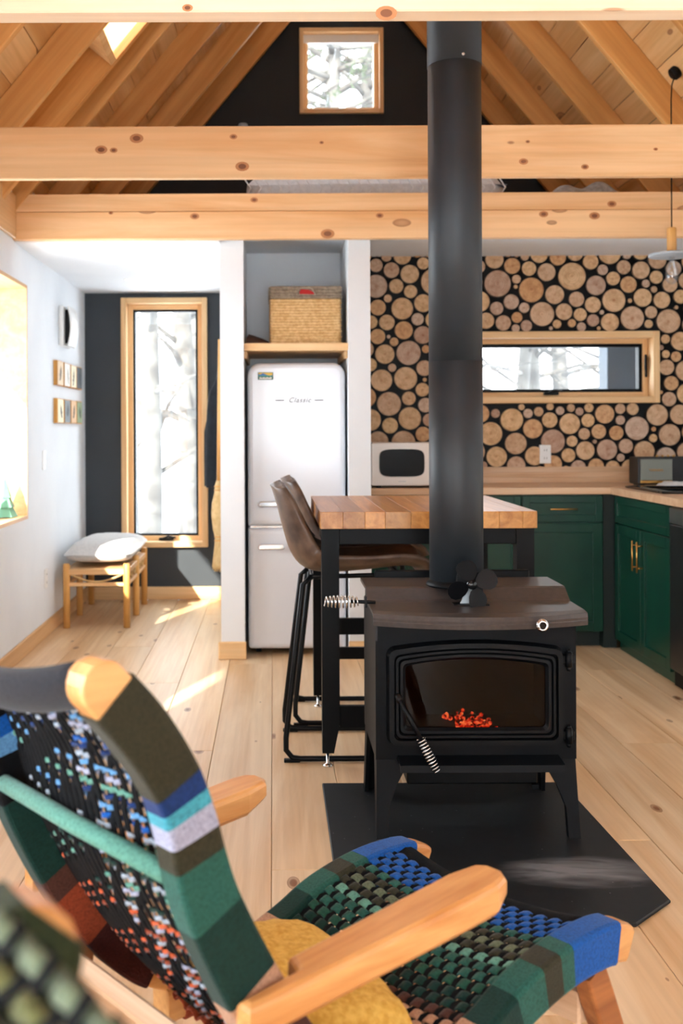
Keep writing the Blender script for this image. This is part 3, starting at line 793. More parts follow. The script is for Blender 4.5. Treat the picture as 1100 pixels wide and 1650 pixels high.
def coil(p0, p1, r0, turns, wire, n=9, bulge=True):
    p0 = Vector(p0); p1 = Vector(p1); ax = p1-p0; a = ax.normalized().orthogonal().normalized(); b = ax.normalized().cross(a); pts = []
    K = int(turns*14)
    for i in range(K+1):
        u = i/K; r = r0*(.55+.45*math.sin(PI*(.15+.75*u))) if bulge else r0
        an = 2*PI*turns*u; pts.append(p0+ax*u+(a*math.cos(an)+b*math.sin(an))*r)
    m_ = MB(); m_.tube(pts, wire, 6); return m_
mb = MB(); mb.tube([(.372, 3.19, .437), (.372, 3.13, .437)], .011, 12); mb.tube([(.372, 3.135, .437), (.437, 3.12, .316)], .0065, 10); h = obj('handle', mb, 'black_metal', door)
obj('handle_coil', coil((.431, 3.122, .327), (.478, 3.112, .232), .0155, 11, .0022), 'chrome', door)
# damper handle on the left flank and air control knob on the front
mb = MB(); mb.tube([(SX0+.01, 3.3, .70), (.24, 3.3, .703)], .006, 10); mb.box(.284, .29, 3.29, 3.31, .685, .72); obj('damper_rod', mb, 'black_metal', stove)
obj('damper_coil', coil((.262, 3.3, .702), (.157, 3.3, .703), .019, 9, .0022), 'chrome', stove)
mb = MB(); mb.tube([(.806, 3.2, .650), (.79, 3.11, .661)], .005, 8); obj('air_control_rod', mb, 'black_metal', stove)
obj('air_control_coil', coil((.792, 3.125, .660), (.778, 3.055, .670), .0165, 8, .0028), 'chrome', stove)
# embers and a charred log lying in the firebox
eb = MB(); re_ = random.Random(4)
import bmesh as _bm
def lump(mb, c, r, rg, sq=(1,1,1)):
    bm = _bm.new(); _bm.ops.create_icosphere(bm, subdivisions=1, radius=1)
    vs = [(c[0]+v.co.x*r*sq[0]*rg.uniform(.75, 1.2), c[1]+v.co.y*r*sq[1]*rg.uniform(.75, 1.2), c[2]+v.co.z*r*sq[2]*rg.uniform(.75, 1.2)) for v in bm.verts]
    fs = [tuple(v.index for v in f.verts) for f in bm.faces]; bm.free(); mb.add(vs, fs)
for i in range(90):
    u = re_.random(); x = .585+.1*u+re_.gauss(0, .016); y = 3.40+re_.gauss(0, .06)-.03*u
    lump(eb, (x, y, SZ0+.05+re_.random()*.026*(1-u*.8)), re_.uniform(.005, .0095), re_)
tag(obj('ember_bed', eb, 'ember'), 'small heap of glowing red embers inside the stove', 'embers', None, 'stuff')
# ---------------- stove pipe
PX, PY, PR = .597, 3.45, .0873
pipe = empty('stove_pipe', (PX, PY, .731)); tag(pipe, 'thick matte black stove pipe rising from stove to roof', 'stove pipe')
mb = MB(); mb.lathe([(PR, .731), (PR, 1.46)], (PX, PY, 0), 48); obj('pipe_section', mb, 'pipe_black', pipe)
mb = MB(); mb.lathe([(PR-.0006, 1.46), (PR-.0006, 2.424)], (PX, PY, 0), 48); obj('pipe_section', mb, 'pipe_black', pipe)
mb = MB(); mb.lathe([(PR+.0012, 2.424), (PR+.0012, 4.9)], (PX, PY, 0), 48); obj('pipe_section', mb, 'pipe_black', pipe)
mb = MB(); mb.lathe([(PR+.012, .7312), (PR+.012, .736), (PR+.002, .75)], (PX, PY, 0), 48); obj('collar', mb, 'stove_black', pipe)
for a in (-1.42, .6, 2.6):
    mb = MB(); mb.lathe([(.0055, 0), (.005, .003), (.002, .004)], (PX+(PR+.0012)*math.cos(a), PY+(PR+.0012)*math.sin(a), 2.436), 10, M=Matrix.Rotation(a, 4, 'Z') @ Matrix.Rotation(PI/2, 4, 'Y')); obj('screw', mb, 'steel', pipe)
# ---------------- heat powered fan on the stove
FX, FY, FZ = .612, 3.285, .6935
fan = empty('stove_fan', (FX, FY, FZ)); tag(fan, 'small black heat powered fan standing on the stove top', 'fan')
mb = MB(); mb.box(FX-.055, FX+.055, FY-.02, FY+.03, FZ, FZ+.004, .001); obj('base', mb, 'black_metal', fan)
mb = MB(); mb.prism([(FX-.032, FZ+.004), (FX+.032, FZ+.004), (FX+.012, FZ+.05), (FX-.012, FZ+.05)], FY-.002, FY+.006, 'XZ', .001); obj('stand', mb, 'shade_grey', fan)
mb = MB()
for k in range(-3, 4): mb.box(FX+k*.012-.002, FX+k*.012+.002, FY+.008, FY+.04, FZ+.035, FZ+.105-abs(k)*.006, .0006)
mb.box(FX-.04, FX+.04, FY+.006, FY+.012, FZ+.035, FZ+.1); obj('heat_sink', mb, 'black_metal', fan)
mb = MB(); mb.lathe([(.014, -.012), (.016, 0), (.014, .022)], (FX, FY-.014, FZ+.066), 16, M=Matrix.Rotation(PI/2, 4, 'X')); hub = obj('hub', mb, 'black_gloss', fan)
for k in range(4):
    an = math.radians(20+90*k); mb = MB(); pts = []
    n = 12; vs = []; 
    for sgn in (0, 1):
        for i in range(n):
            q = 2*PI*i/n; rr = .046+.034*math.cos(q); tt = .03*math.sin(q)*(1+.2*math.cos(q))
            x = rr*math.cos(an)-tt*math.sin(an); z = rr*math.sin(an)+tt*math.cos(an)
            vs.append((FX+x, FY-.03+.45*tt+sgn*.0015, FZ+.066+z))
    fs = [tuple(range(n)), tuple(range(2*n-1, n-1, -1))]+[(i, (i+1) % n, n+(i+1) % n, n+i) for i in range(n)]
    mb.add(vs, fs); obj('blade', mb, 'black_metal', fan)

# ================================================================== KITCHEN
def shaker(name, par, rect, y, th, mat='cab_green', axis='Y', rail=.055):
    """framed panel front facing -Y (or -X): rect=(a0,a1,z0,z1)"""
    a0, a1, z0, z1 = rect; mb = MB()
    def bx(p, q, lo, hi, d0, d1, b=.002):
        if axis == 'Y': mb.box(p, q, d0, d1, lo, hi, b)
        else: mb.box(d0, d1, p, q, lo, hi, b)
    r = rail
    bx(a0, a0+r, z0, z1, y, y+th); bx(a1-r, a1, z0, z1, y, y+th); bx(a0+r, a1-r, z0, z0+r, y, y+th); bx(a0+r, a1-r, z1-r, z1, y, y+th)
    bx(a0+r-.002, a1-r+.002, z0+r-.002, z1-r+.002, y+th*.55, y+th, 0)
    return obj(name, mb, mat, par)
def bar_handle(par, p0, p1, out, r=.0045, mat='brass'):
    p0 = Vector(p0); p1 = Vector(p1); out = Vector(out); d = (p1-p0); mb = MB()
    mb.tube([p0+out, p1+out], r, 10)
    for u in (.14, .86): mb.tube([p0+d*u, p0+d*u+out], r*.8, 8)
    return obj('handle', mb, mat, par)
CFY = 5.955; CFX = 1.915     # carcass fronts
def back_cab(x0, x1, label, handle_x=None):
    o = empty('base_cabinet', ((x0+x1)/2, 6.2, 0)); tag(o, label, 'cabinet', 'green base cabinets')
    mb = MB(); mb.box(x0+.001, x1-.001, CFY+.021, KY-.002, .09, .869); obj('carcass', mb, 'cab_green', o)
    mb = MB(); mb.box(x0+.001, x1-.001, CFY+.075, KY-.002, .001, .09); obj('toe_kick', mb, 'cab_shade', o)
    d = shaker('drawer', o, (x0+.003, x1-.003, .715, .862), CFY, .02, rail=.04)
    xc = (x0+x1)/2; bar_handle(d, (xc-.075, CFY, .788), (xc+.075, CFY, .788), (0, -.028, 0))
    dr = shaker('door', o, (x0+.003, x1-.003, .095, .708), CFY, .02)
    if handle_x: bar_handle(dr, (handle_x, CFY, .49), (handle_x, CFY, .62), (0, -.028, 0))
    return o
back_cab(.531, .965, 'green shaker base cabinet under the microwave', .93)
back_cab(.967, 1.4, 'green shaker base cabinet seen through the island legs', 1.365)
back_cab(1.402, 1.86, 'green shaker base cabinet with brass drawer pull next to the corner', 1.44)
# corner filler
mb = MB(); mb.box(1.862, CFX+.02, CFY+.01, KY-.002, .001, .869); tag(obj('corner_filler', mb, 'cab_shade'), 'dark corner filler between green cabinet runs', 'cabinet')
# right run: sink base
o = empty('base_cabinet', (2.2, 5.5, 0)); tag(o, 'green shaker sink cabinet with paired brass pulls beside the dishwasher', 'cabinet', 'green base cabinets')
Y0, Y1 = 5.102, 5.93
mb = MB(); mb.box(CFX+.021, RX-.002, Y0+.001, Y1-.001, .09, .69); mb.box(CFX+.021, CFX+.035, Y0+.001, Y1-.001, .69, .869); mb.box(CFX+.035, RX-.002, Y0+.001, Y0+.018, .69, .869); mb.box(CFX+.035, RX-.002, Y1-.018, Y1-.001, .69, .869); obj('carcass', mb, 'cab_green', o)
mb = MB(); mb.box(CFX+.03, RX-.002, Y0+.001, Y1-.001, .001, .09); obj('toe_kick', mb, 'cab_green', o)
shaker('false_drawer', o, (Y0+.003, Y1-.003, .715, .862), CFX, .02, axis='X', rail=.04)
ym = (Y0+Y1)/2
for (p, q, hy) in ((Y0+.003, ym-.0015, ym-.035), (ym+.0015, Y1-.003, ym+.035)):
    dr = shaker('door', o, (p, q, .06, .708), CFX, .02, axis='X'); bar_handle(dr, (CFX, hy, .49), (CFX, hy, .65), (-.03, 0, 0))
# dishwasher
o = empty('dishwasher', (2.2, 4.8, 0)); tag(o, 'dark stainless dishwasher with pale control strip beside sink cabinet', 'dishwasher')
mb = MB(); mb.box(CFX+.02, RX-.002, 4.5, 5.098, .001, .868); obj('body', mb, 'black_paint', o)
mb = MB(); mb.box(CFX-.004, CFX+.02, 4.503, 5.096, .08, .778, .003); obj('door', mb, 'stainless_dark', o)
mb = MB(); mb.box(CFX-.006, CFX+.02, 4.503, 5.096, .782, .86, .004); obj('control_strip', mb, 'steel', o)
# worktop (L) with cut-out for the sink
SKX = (2.0, 2.4); SKY = (5.36, 5.82)
mb = MB(); mb.box(.531, RX-.001, 5.93, KY-.001, .871, .909, .003)
cells(mb, CFX-.02, RX-.001, 4.49, 5.93, [(SKX[0], SKX[1], SKY[0], SKY[1])], lambda a, b, c, d: mb.box(a, b, c, d, .871, .909, 0))
tag(obj('worktop', mb, 'counter_maple'), 'L shaped pale butcher block worktop on green cabinets', 'worktop')
bs = empty('backsplash', (1.5, KY, .91)); tag(bs, 'low wooden backsplash of three glued strips behind worktop', 'backsplash')
for k in range(3):
    mb = MB(); mb.box(.531, RX-.001, KY-.03, KY-.0005, .9095+k*.0322, .9095+(k+1)*.0322-.0004, .001); obj('strip', mb, 'counter_maple', bs)
# sink
o = empty('sink', (2.2, 5.6, .909)); tag(o, 'black drop in sink set in the right worktop', 'sink')
mb = MB(); a0, a1, b0, b1 = 1.955, 2.44, 5.31, 5.87
for (x0, x1, y0, y1) in ((a0, a1, b0, b0+.05), (a0, a1, b1-.05, b1), (a0, a0+.055, b0+.05, b1-.05), (a1-.055, a1, b0+.05, b1-.05)): mb.box(x0, x1, y0, y1, .9095, .923, .004)
obj('rim', mb, 'black_gloss', o)
mb = MB()
mb.box(SKX[0]+.002, SKX[1]-.002, SKY[0]+.002, SKY[1]-.002, .70, .706); mb.box(SKX[0]+.002, SKX[0]+.012, SKY[0]+.002, SKY[1]-.002, .706, .909); mb.box(SKX[1]-.012, SKX[1]-.002, SKY[0]+.002, SKY[1]-.002, .706, .909)
mb.box(SKX[0]+.012, SKX[1]-.012, SKY[0]+.002, SKY[0]+.012, .706, .909); mb.box(SKX[0]+.012, SKX[1]-.012, SKY[1]-.012, SKY[1]-.002, .706, .909); obj('basin', mb, 'black_paint', o)
# folded cloth behind the sink
rc = random.Random(2); mb = MB(); nx, ny = 14, 8; vs = []; fs = []
for k, zz in ((0, .9105), (1, None)):
    for j in range(ny+1):
        for i in range(nx+1):
            x = 2.17+.33*i/nx; y = 5.885+.13*j/ny+.01*math.sin(i); e = min(i, nx-i, j, ny-j)
            z = .9105 if k == 0 else .9105+.004+.022*min(1, e/2)+.006*math.sin(i*1.3+j*.8)*(e > 0)
            vs.append((x, y, z))
for k in (0, 1):
    for j in range(ny):
        for i in range(nx): a = k*(nx+1)*(ny+1)+j*(nx+1)+i; fs.append((a, a+1, a+nx+2, a+nx+1))
n1 = (nx+1)*(ny+1)
for j in range(ny):
    for i in (0, nx): a = j*(nx+1)+i; fs.append((a, a+nx+1, n1+a+nx+1, n1+a))
for i in range(nx):
    for j in (0, ny): a = j*(nx+1)+i; fs.append((a, a+1, n1+a+1, n1+a))
mb.add(vs, fs, True); tag(obj('folded_cloth', mb, 'linen_cushion'), 'folded white cloth on worktop in front of the speaker', 'cloth')
# bluetooth speaker
o = empty('speaker', (2.35, 6.2, .909)); tag(o, 'black tabletop speaker with grey grille and gold strip on worktop', 'speaker')
# front plane seen at x 1028..1085
sx0, sx1, sy0, sy1, sz0, sz1 = 2.095, 2.42, 6.06, 6.22, .912, 1.075
mb = MB(); mb.box(sx0, sx1, sy0, sy1, sz0+.006, sz1, .006); obj('cabinet', mb, 'speaker_black', o)
mb = MB(); mb.box(sx0+.012, sx1-.13, sy0-.004, sy0, sz0+.03, sz1-.012, .002); obj('grille', mb, 'speaker_grille', o)
mb = MB(); mb.box(sx0+.012, sx1-.13, sy0-.004, sy0, sz0+.014, sz0+.028, .001); obj('gold_strip', mb, 'brass', o)
for k in range(4):
    mb = MB(); mb.lathe([(.007, sz1), (.007, sz1+.009), (.005, sz1+.011)], (sx0+.13+.032*k, sy0+.06, 0), 12); obj('knob', mb, 'brass', o)
for k in (0, 1):
    mb = MB(); mb.box(sx0+.02+.26*k, sx0+.045+.26*k, sy0+.02, sy1-.02, .9092, sz0+.007); obj('foot', mb, 'speaker_black', o)
mb = MB()    # small script badge, too soft to read: a run of raised cursive strokes
pts = [(sx0+.062+.0135*i/4, sy0-.006, 1.0+.007*math.sin(i*1.57)) for i in range(24)]; mb.tube(pts, .0016, 5); obj('script_badge', mb, 'brass', o)
# microwave
o = empty('microwave', (.77, 6.15, .909)); tag(o, 'cream retro microwave with rounded black window on worktop', 'microwave')
mx0, mx1, my0, my1, mz0, mz1 = .555, 1.0, 5.97, 6.32, .922, 1.165
mb = MB(); mb.box(mx0, mx1, my0+.02, my1, mz0, mz1, .006); obj('body', mb, 'cream_plastic', o)
mb = MB(); mb.slab((mx0, mx0+.345, mz0, mz1), [.008]*4, my0, my0+.02, .006); d = obj('door', mb, 'cream_plastic', o)
mb = MB()
sq = []
for k in range(48):
    q = 2*PI*k/48; c_, s_ = math.cos(q), math.sin(q); e = .42
    sq.append((mx0+.172+.128*(abs(c_)**e)*(1 if c_ > 0 else -1), 1.051+.078*(abs(s_)**e)*(1 if s_ > 0 else -1)))
mb.loops([[(x, my0+.004, z) for x, z in sq], [(x, my0-.003, z) for x, z in sq]]); obj('window', mb, 'dark_glass', d)
mb = MB(); mb.box(mx0+.15, mx0+.195, my0-.0012, my0+.001, .944, .948); obj('badge', mb, 'steel', d)
mb = MB(); mb.slab((mx0+.347, mx1, mz0, mz1), [.008]*4, my0, my0+.02, .006); pn = obj('control_panel', mb, 'cream_plastic', o)
for z in (1.1, 1.0):
    mb = MB(); mb.lathe([(.026, 0), (.026, .012), (.022, .016)], (mx0+.397, my0, z), 20, M=Matrix.Rotation(PI/2, 4, 'X')); obj('knob', mb, 'chrome', pn)
for x in (mx0+.03, mx1-.06):
    for y in (my0+.03, my1-.06): mb = MB(); mb.box(x, x+.03, y, y+.03, .9092, mz0); obj('foot', mb, 'black_paint', o)
# wall outlets and switches
def plate(name, c, axis, label, w=.07, h=.115, cat='outlet'):
    x, y, z = c; o = empty(name, c); tag(o, label, cat); mb = MB()
    if axis == 'Y': mb.box(x-w/2, x+w/2, y-.024, y, z-h/2, z+h/2, .003)
    else: mb.box(x, x+.006, y-w/2, y+w/2, z-h/2, z+h/2, .002)
    obj('cover', mb, 'white_plastic', o)
    for dz in (-.025, .025):
        mb = MB()
        if axis == 'Y': mb.box(x-.017, x+.017, y-.027, y-.0235, z+dz-.014, z+dz+.014, .001)
        else: mb.box(x+.0055, x+.008, y-.017, y+.017, z+dz-.014, z+dz+.014, .001)
        ins = obj('insert', mb, 'white_plastic', o)
        mb = MB()
        for dx in (-.007, .007):
            if axis == 'Y': mb.box(x+dx-.0012, x+dx+.0012, y-.0275, y-.0265, z+dz-.006, z+dz+.006)
            else: mb.box(x+.0075, x+.0085, y+dx-.0012, y+dx+.0012, z+dz-.006, z+dz+.006)
        obj('slots', mb, 'black_paint', ins)
plate('power_outlet', (1.68, KY, 1.084), 'Y', 'white power outlet on log slice wall under slot window')
plate('light_switch', (LX, 6.34, 1.065), 'X', 'white switch plate on left wall below the art tiles', cat='switch')
plate('power_outlet', (LX, 6.38, .35), 'X', 'white power outlet low on left wall near the bench')

# ================================================================== FRIDGE NOOK
fr = empty('fridge', (.127, 6.05, 0)); tag(fr, 'white retro fridge freezer with rounded corners and chrome handles', 'fridge')
fx0, fx1 = -.14, .397; fy = 5.8
mb = MB(); ls = []
mb.slab((fx0+.004, fx1-.004, .03, 1.6), [.01, .01, .06, .06], fy+.06, 6.36, .002); obj('body', mb, 'fridge_white', fr)
mb = MB(); mb.slab((fx0, fx1, .714, 1.609), [.006, .006, .07, .07], fy, fy+.058, .028, 8); ud_ = obj('upper_door', mb, 'fridge_white', fr)
mb = MB(); mb.slab((fx0, fx1, .035, .700), [.02, .02, .006, .006], fy, fy+.058, .028, 8); ld_ = obj('lower_door', mb, 'fridge_white', fr)
mb = MB(); mb.box(fx0+.012, fx1-.012, fy+.018, fy+.05, .7005, .7135); obj('seam_strip', mb, 'chrome', fr)
for par, z in ((ud_, .835), (ld_, .60)):
    mb = MB(); mb.box(fx0+.06, fx0+.078, fy-.02, fy+.002, z-.014, z+.014, .004); mb.slab((fx0+.055, fx0+.2, z-.015, z+.015), [.014]*4, fy-.035, fy-.02, .006)
    obj('handle', mb, 'chrome', par)
for x in (fx0+.04, fx1-.07):
    for y in (fy+.1, 6.28): mb = MB(); mb.box(x, x+.03, y, y+.03, .001, .031); obj('foot', mb, 'black_paint', fr)
Mt = Matrix.Translation((.145, fy-.0005, 1.392)) @ Matrix.Rotation(PI/2, 4, 'X')
obj('lettering', text_mb('Classic', .038, Mt, .0012, .35, 1.15), 'stainless_dark', ud_)
for x0 in (.012, .228):
    mb = MB(); mb.box(x0, x0+.048, fy-.002, fy+.001, 1.401, 1.4055); obj('trim_bar', mb, 'stainless_dark', ud_)
# souvenir magnet
base('mag_green', '#1c5a4a', .4); base('mag_yellow', '#dcb03a', .4); base('mag_blue', '#2e6ea8', .4); base('mag_white', '#f1efe8', .4); base('mag_leaf', '#3f8f7a', .4)
mg = empty('fridge_magnet', (-.043, fy-.006, 1.517)); tag(mg, 'small landscape souvenir magnet on upper fridge door', 'magnet')
gx, gz = -.083, 1.517
mb = MB(); mb.box(gx, gx+.084, fy-.005, fy-.0005, gz, gz+.041, .001); obj('plate', mb, 'mag_green', mg)
mb = MB(); mb.box(gx+.004, gx+.08, fy-.0062, fy-.005, gz+.017, gz+.038); obj('sky_print', mb, 'mag_yellow', mg)
mb = MB(); mb.prism([(gx+.004, gz+.017), (gx+.08, gz+.017), (gx+.08, gz+.025), (gx+.06, gz+.022), (gx+.04, gz+.031), (gx+.026, gz+.036), (gx+.015, gz+.029), (gx+.004, gz+.03)], fy-.0072, fy-.0062, 'XZ'); obj('mountain_print', mb, 'mag_blue', mg)
mb = MB(); mb.prism([(gx+.004, gz+.017), (gx+.08, gz+.017), (gx+.08, gz+.021), (gx+.05, gz+.025), (gx+.03, gz+.02), (gx+.004, gz+.023)], fy-.0082, fy-.0072, 'XZ'); obj('hill_print', mb, 'mag_leaf', mg)
for k in range(7):
    mb = MB(); mb.box(gx+.009+.0098*k, gx+.0165+.0098*k, fy-.006, fy-.005, gz+.004, gz+.0135-.002*(k % 2)); obj('letter_block', mb, 'mag_white', mg)
# shelf over the fridge
o = empty('shelf', (.126, 6.0, 1.63)); tag(o, 'pale wood shelf on cleats above the fridge', 'shelf')
mb = MB(); mb.box(-.1575, .4095, 5.74, 6.398, 1.672, 1.714, .003); obj('board', mb, 'trim_pine_x', o)
for x0 in (-.1575, .3915):
    mb = MB(); mb.box(x0, x0+.018, 5.78, 6.398, 1.632, 1.6715, .002); obj('cleat', mb, 'trim_pine_y', o)
# basket
def woven_box(x0, x1, y0, y1, z0, z1, rows, cols, amp, mb, flare=0.0):
    """four walls with a basket-weave relief, open at the top"""
    P = []
    per = [(x0, y0), (x1, y0), (x1, y1), (x0, y1)]
    nseg = [cols, max(4, int(cols*(y1-y0)/(x1-x0))), cols, max(4, int(cols*(y1-y0)/(x1-x0)))]
    ring_ = []
    for s_ in range(4):
        a = Vector(per[s_]); b = Vector(per[(s_+1) % 4]); nrm = Vector(((b-a).y, -(b-a).x)).normalized()
        for k in range(nseg[s_]*3): ring_.append((a+(b-a)*(k/(nseg[s_]*3)), nrm, k/3, k in (0,)))
    nv = rows*4
    loops_ = []
    for j in range(nv+1):
        v = j/nv; ph = j/4
        l = []
        for (p, nr, c_, _) in ring_:
            h = abs(math.sin(PI*ph))*(.5+.5*math.cos(2*PI*(c_+.5*(int(ph) % 2))))*amp+abs(math.sin(PI*ph))*amp*.6
            q = p+nr*(h+flare*v); l.append((q.x, q.y, z0+(z1-z0)*v))
        loops_.append(l)
    inner = [[(x0+(x-x0)*.94+.03*(x1-x0), y0+(y-y0)*.94+.03*(y1-y0), z) for x, y, z in loops_[-1]], [(x0+(x-x0)*.94+.03*(x1-x0), y0+(y-y0)*.94+.03*(y1-y0), z0+.01) for x, y, _ in loops_[-1]]]
    mb.loops(loops_+inner, True, True, True)
bk = empty('basket', (.2, 5.95, 1.7145)); tag(bk, 'square woven seagrass basket with grey rim on the shelf', 'basket')
bx0, bx1, by0, by1 = -.008, .37, 5.83, 6.15
mb = MB(); woven_box(bx0, bx1, by0, by1, 1.7148, 1.965, 16, 11, .008, mb); obj('body', mb, 'seagrass', bk)
mb = MB(); woven_box(bx0-.004, bx1+.004, by0-.004, by1+.004, 1.966, 2.035, 4, 14, .008, mb); obj('rim', mb, 'seagrass_grey', bk)
mb = MB(); mb.tube(smooth_pts([(.135, by0-.012, 1.985), (.15, by0-.022, 2.018), (.185, by0-.026, 2.026), (.22, by0-.022, 2.018), (.238, by0-.012, 1.985)], 5), .007, 8); obj('handle', mb, 'seagrass_grey', bk)
mb = MB(); mb.prism([(.148, 1.99), (.228, 1.988), (.232, 1.996), (.2, 2.012), (.155, 2.016), (.147, 2.0)], by0-.016, by0-.011, 'XZ'); obj('red_cloth', mb, 'red_cloth', bk)
# brown leather bag beside the basket
mb = MB(); ls = []
for k in range(9):
    u = k/8; y = 5.86+.2*u; h = .055*math.sin(PI*(.12+.76*u))+.012
    ls.append([(-.15, y, 1.715), (-.02, y, 1.715), (-.022, y, 1.715+h*.35), (-.06, y, 1.715+h*.62), (-.1, y, 1.715+h*.85), (-.135, y, 1.715+h), (-.149, y, 1.715+h*.7)])
mb.loops(ls, True, True, True); tag(obj('leather_bag', mb, 'brown_bag'), 'flat dark brown leather bag beside the basket', 'bag')

# ================================================================== ISLAND AND STOOLS
IX0, IX1, IY0, IY1, IZ = .170, .962, 3.85, 4.80, .94
isl = empty('kitchen_island', (.566, 4.32, 0)); tag(isl, 'butcher block island table on black legs behind the stove', 'table')
tp = empty('tabletop', (0,0,0)); tp.parent = isl; tp.location = -Vector((.566, 4.32, 0)); ORG[tp.name] = -Vector((.566, 4.32, 0))
ri = random.Random(9); x = IX0; k = 0
while x < IX1-.01:
    wd = min(ri.uniform(.07, .098), IX1-x)
    if IX1-x-wd < .03: wd = IX1-x
    mb = MB(); mb.box(x+.0002, x+wd-.0002, IY0, IY1, IZ-.062, IZ, .0012); obj('stave', mb, 'block_oak', tp); x += wd
def ileg(x0, y0):
    mb = MB(); w_ = .064; zt = IZ-.0625
    xs_ = (x0, x0+w_); inner = 1 if x0 < .5 else -1
    def sq(z, d):
        a, b = x0, x0+w_
        if inner > 0: b -= d
        else: a += d
        return [(a, y0, z), (b, y0, z), (b, y0+w_-d, z), (a, y0+w_-d, z)]
    mb.loops([sq(.052, .022), sq(.16, .0), sq(zt, 0)]); l_ = obj('leg', mb, 'black_paint', isl)
    cx = x0+(.02 if inner > 0 else w_-.02); cy = y0+.02
    mb = MB(); mb.lathe([(.02, .001), (.02, .004), (.012, .009), (.0055, .012), (.0055, .052)], (cx, cy, 0), 14); obj('levelling_foot', mb, 'chrome', l_)
for x0 in (.176, .892):
    for y0 in (3.872, 4.715): ileg(x0, y0)
for (r) in ((.2405, .8915, 3.88, 3.905, .818, .8772), (.2405, .8915, 4.74, 4.765, .79, .8772), (.19, .225, 3.937, 4.7145, .8, .8772), (.905, .94, 3.937, 4.7145, .8, .8772)):
    mb = MB(); mb.box(*r, .002); obj('apron', mb, 'black_paint', isl)
for (z0, z1) in ((.32, .393), (.21, .262)):
    mb = MB(); mb.box(.2405, .8915, 4.735, 4.76, z0, z1, .002); obj('rail', mb, 'black_paint', isl)
mb = MB(); mb.box(.2405, .8915, 3.885, 3.91, .14, .222, .002); obj('foot_rail', mb, 'black_paint', isl)

def make_stool():
    st = empty('bar_stool', (0,0,0))
    prof_ = smooth_pts([(.30, 0, .700), (.285, 0, .722), (.22, 0, .732), (.08, 0, .716), (-.06, 0, .706), (-.14, 0, .722), (-.185, 0, .775), (-.213, 0, .86), (-.236, 0, .95), (-.256, 0, 1.015), (-.264, 0, 1.035)], 4)
    nP = len(prof_); nw = 14; top = []; bot = []
    for i, p in enumerate(prof_):
        u = i/(nP-1); t_ = (prof_[min(i+1, nP-1)]-prof_[max(i-1, 0)]).normalized(); nr = Vector((t_.z, 0, -t_.x))   # towards the sitter
        if nr.z < 0 and u < .4: nr = -nr
        if u >= .4 and nr.x < 0: nr = -nr
        half = .205+.03*math.sin(PI*min(1, u*1.5))-(.075*max(0, (u-.55)/.45)**1.5)
        rise = .035+.05*math.exp(-((u-.55)/.22)**2)
        if u > .93: rise *= 1
        rt = []; rb = []
        for j in range(nw+1):
            v = -1+2*j/nw; q = p+Vector((0, v*half, 0))+nr*(rise*abs(v)**2.6)
            if u > .8: q = q+Vector((0,0,-.03*((u-.8)/.2)*abs(v)**3))
            ridge = .004*math.cos(v*PI*3.5) if u > .1 else 0
            th = .017*(1-.5*abs(v)**6)
            rt.append(q+nr*(th+ridge)); rb.append(q-nr*th)
        top.append(rt); bot.append(rb)
    mb = MB(); loops_ = [t_+b_[::-1] for t_, b_ in zip(top, bot)]
    mb.loops(loops_, True, True, True); sh_ = obj('seat_shell', mb, 'leather', st, True)
    mb = MB()
    for sg in (-1, 1):
        pts = [top[i][1 if sg < 0 else nw-1]+Vector((0,0,.001)) for i in range(0, nP, 2)]; mb.tube(pts, .002, 5)
    obj('piping', mb, 'leather', sh_, True)
    mb = MB(); mb.tube([(-.12, -.13, .682), (.2, -.14, .69), (.2, .14, .69), (-.12, .13, .682)], .009, 8, True, True); obj('seat_frame', mb, 'black_metal', st, True)
    for sg in (-1, 1):
        yb = .2*sg; yt = .135*sg
        pts = [(.2, yt, .688), (.235, yt*1.05, .66)]+[(.275, yb*.985, .09), (.275, yb, .045), (.255, yb, .018), (.22, yb, .0125)]+[(-.17, yb, .0125), (-.2, yb, .018), (-.222, yb, .045), (-.222, yb*.985, .09)]+[(-.155, yt*1.05, .655), (-.12, yt, .684)]
        mb = MB(); mb.tube(pts, .0105, 10); fl = obj('leg_frame', mb, 'black_metal', st, True)
        for x in (-.2, .215):
            mb = MB(); mb.box(x-.03, x+.03, yb-.012, yb+.012, .0005, .012, .002); obj('floor_glide', mb, 'black_paint', fl, True)
    mb = MB(); mb.tube([(.262, -.19, .26), (.262, .19, .26)], .0095, 8); obj('footrest', mb, 'black_metal', st, True)
    return st
st = make_stool(); tag(st, 'brown leather bucket bar stool nearest the stove, tucked under the island', 'bar stool', 'bar stools at the island')
st.location = (.265, 4.14, 0)
st2 = copy_tree(st); st2['label'] = 'brown leather bucket bar stool on the far side, mostly hidden by the other stool'; st2.location = (.31, 4.62, 0)

# ================================================================== ENTRY
bn = empty('bench', (-1.12, 7.1, 0)); tag(bn, 'pine bench with rope sides and pale linen cushion by left wall', 'bench')
bl0, bl1, bb0, bb1 = -1.325, -.905, 6.62, 7.56
for x in (bl0, bl1-.042):
    for y in (bb0, (bb0+bb1)/2-.02, bb1-.042):
        mb = MB(); mb.lathe([(.0215, .001), (.022, .395), (.018, .405)], (x+.021, y+.021, 0), 14); obj('leg', mb, 'bench_pine', bn)
for (z0, z1) in ((.335, .372), (.262, .285)):
    for y in (bb0+.008, bb1-.034): mb = MB(); mb.box(bl0+.03, bl1-.03, y, y+.026, z0, z1, .004); obj('rail', mb, 'trim_pine_x', bn)
    for x in (bl0+.008, bl1-.034): mb = MB(); mb.box(x, x+.026, bb0+.03, bb1-.03, z0, z1, .004); obj('rail', mb, 'trim_pine_y', bn)
mb = MB(); mb.box(bl0+.034, bl1-.034, bb0+.034, bb1-.034, .36, .372); obj('seat_panel', mb, 'trim_pine_y', bn)
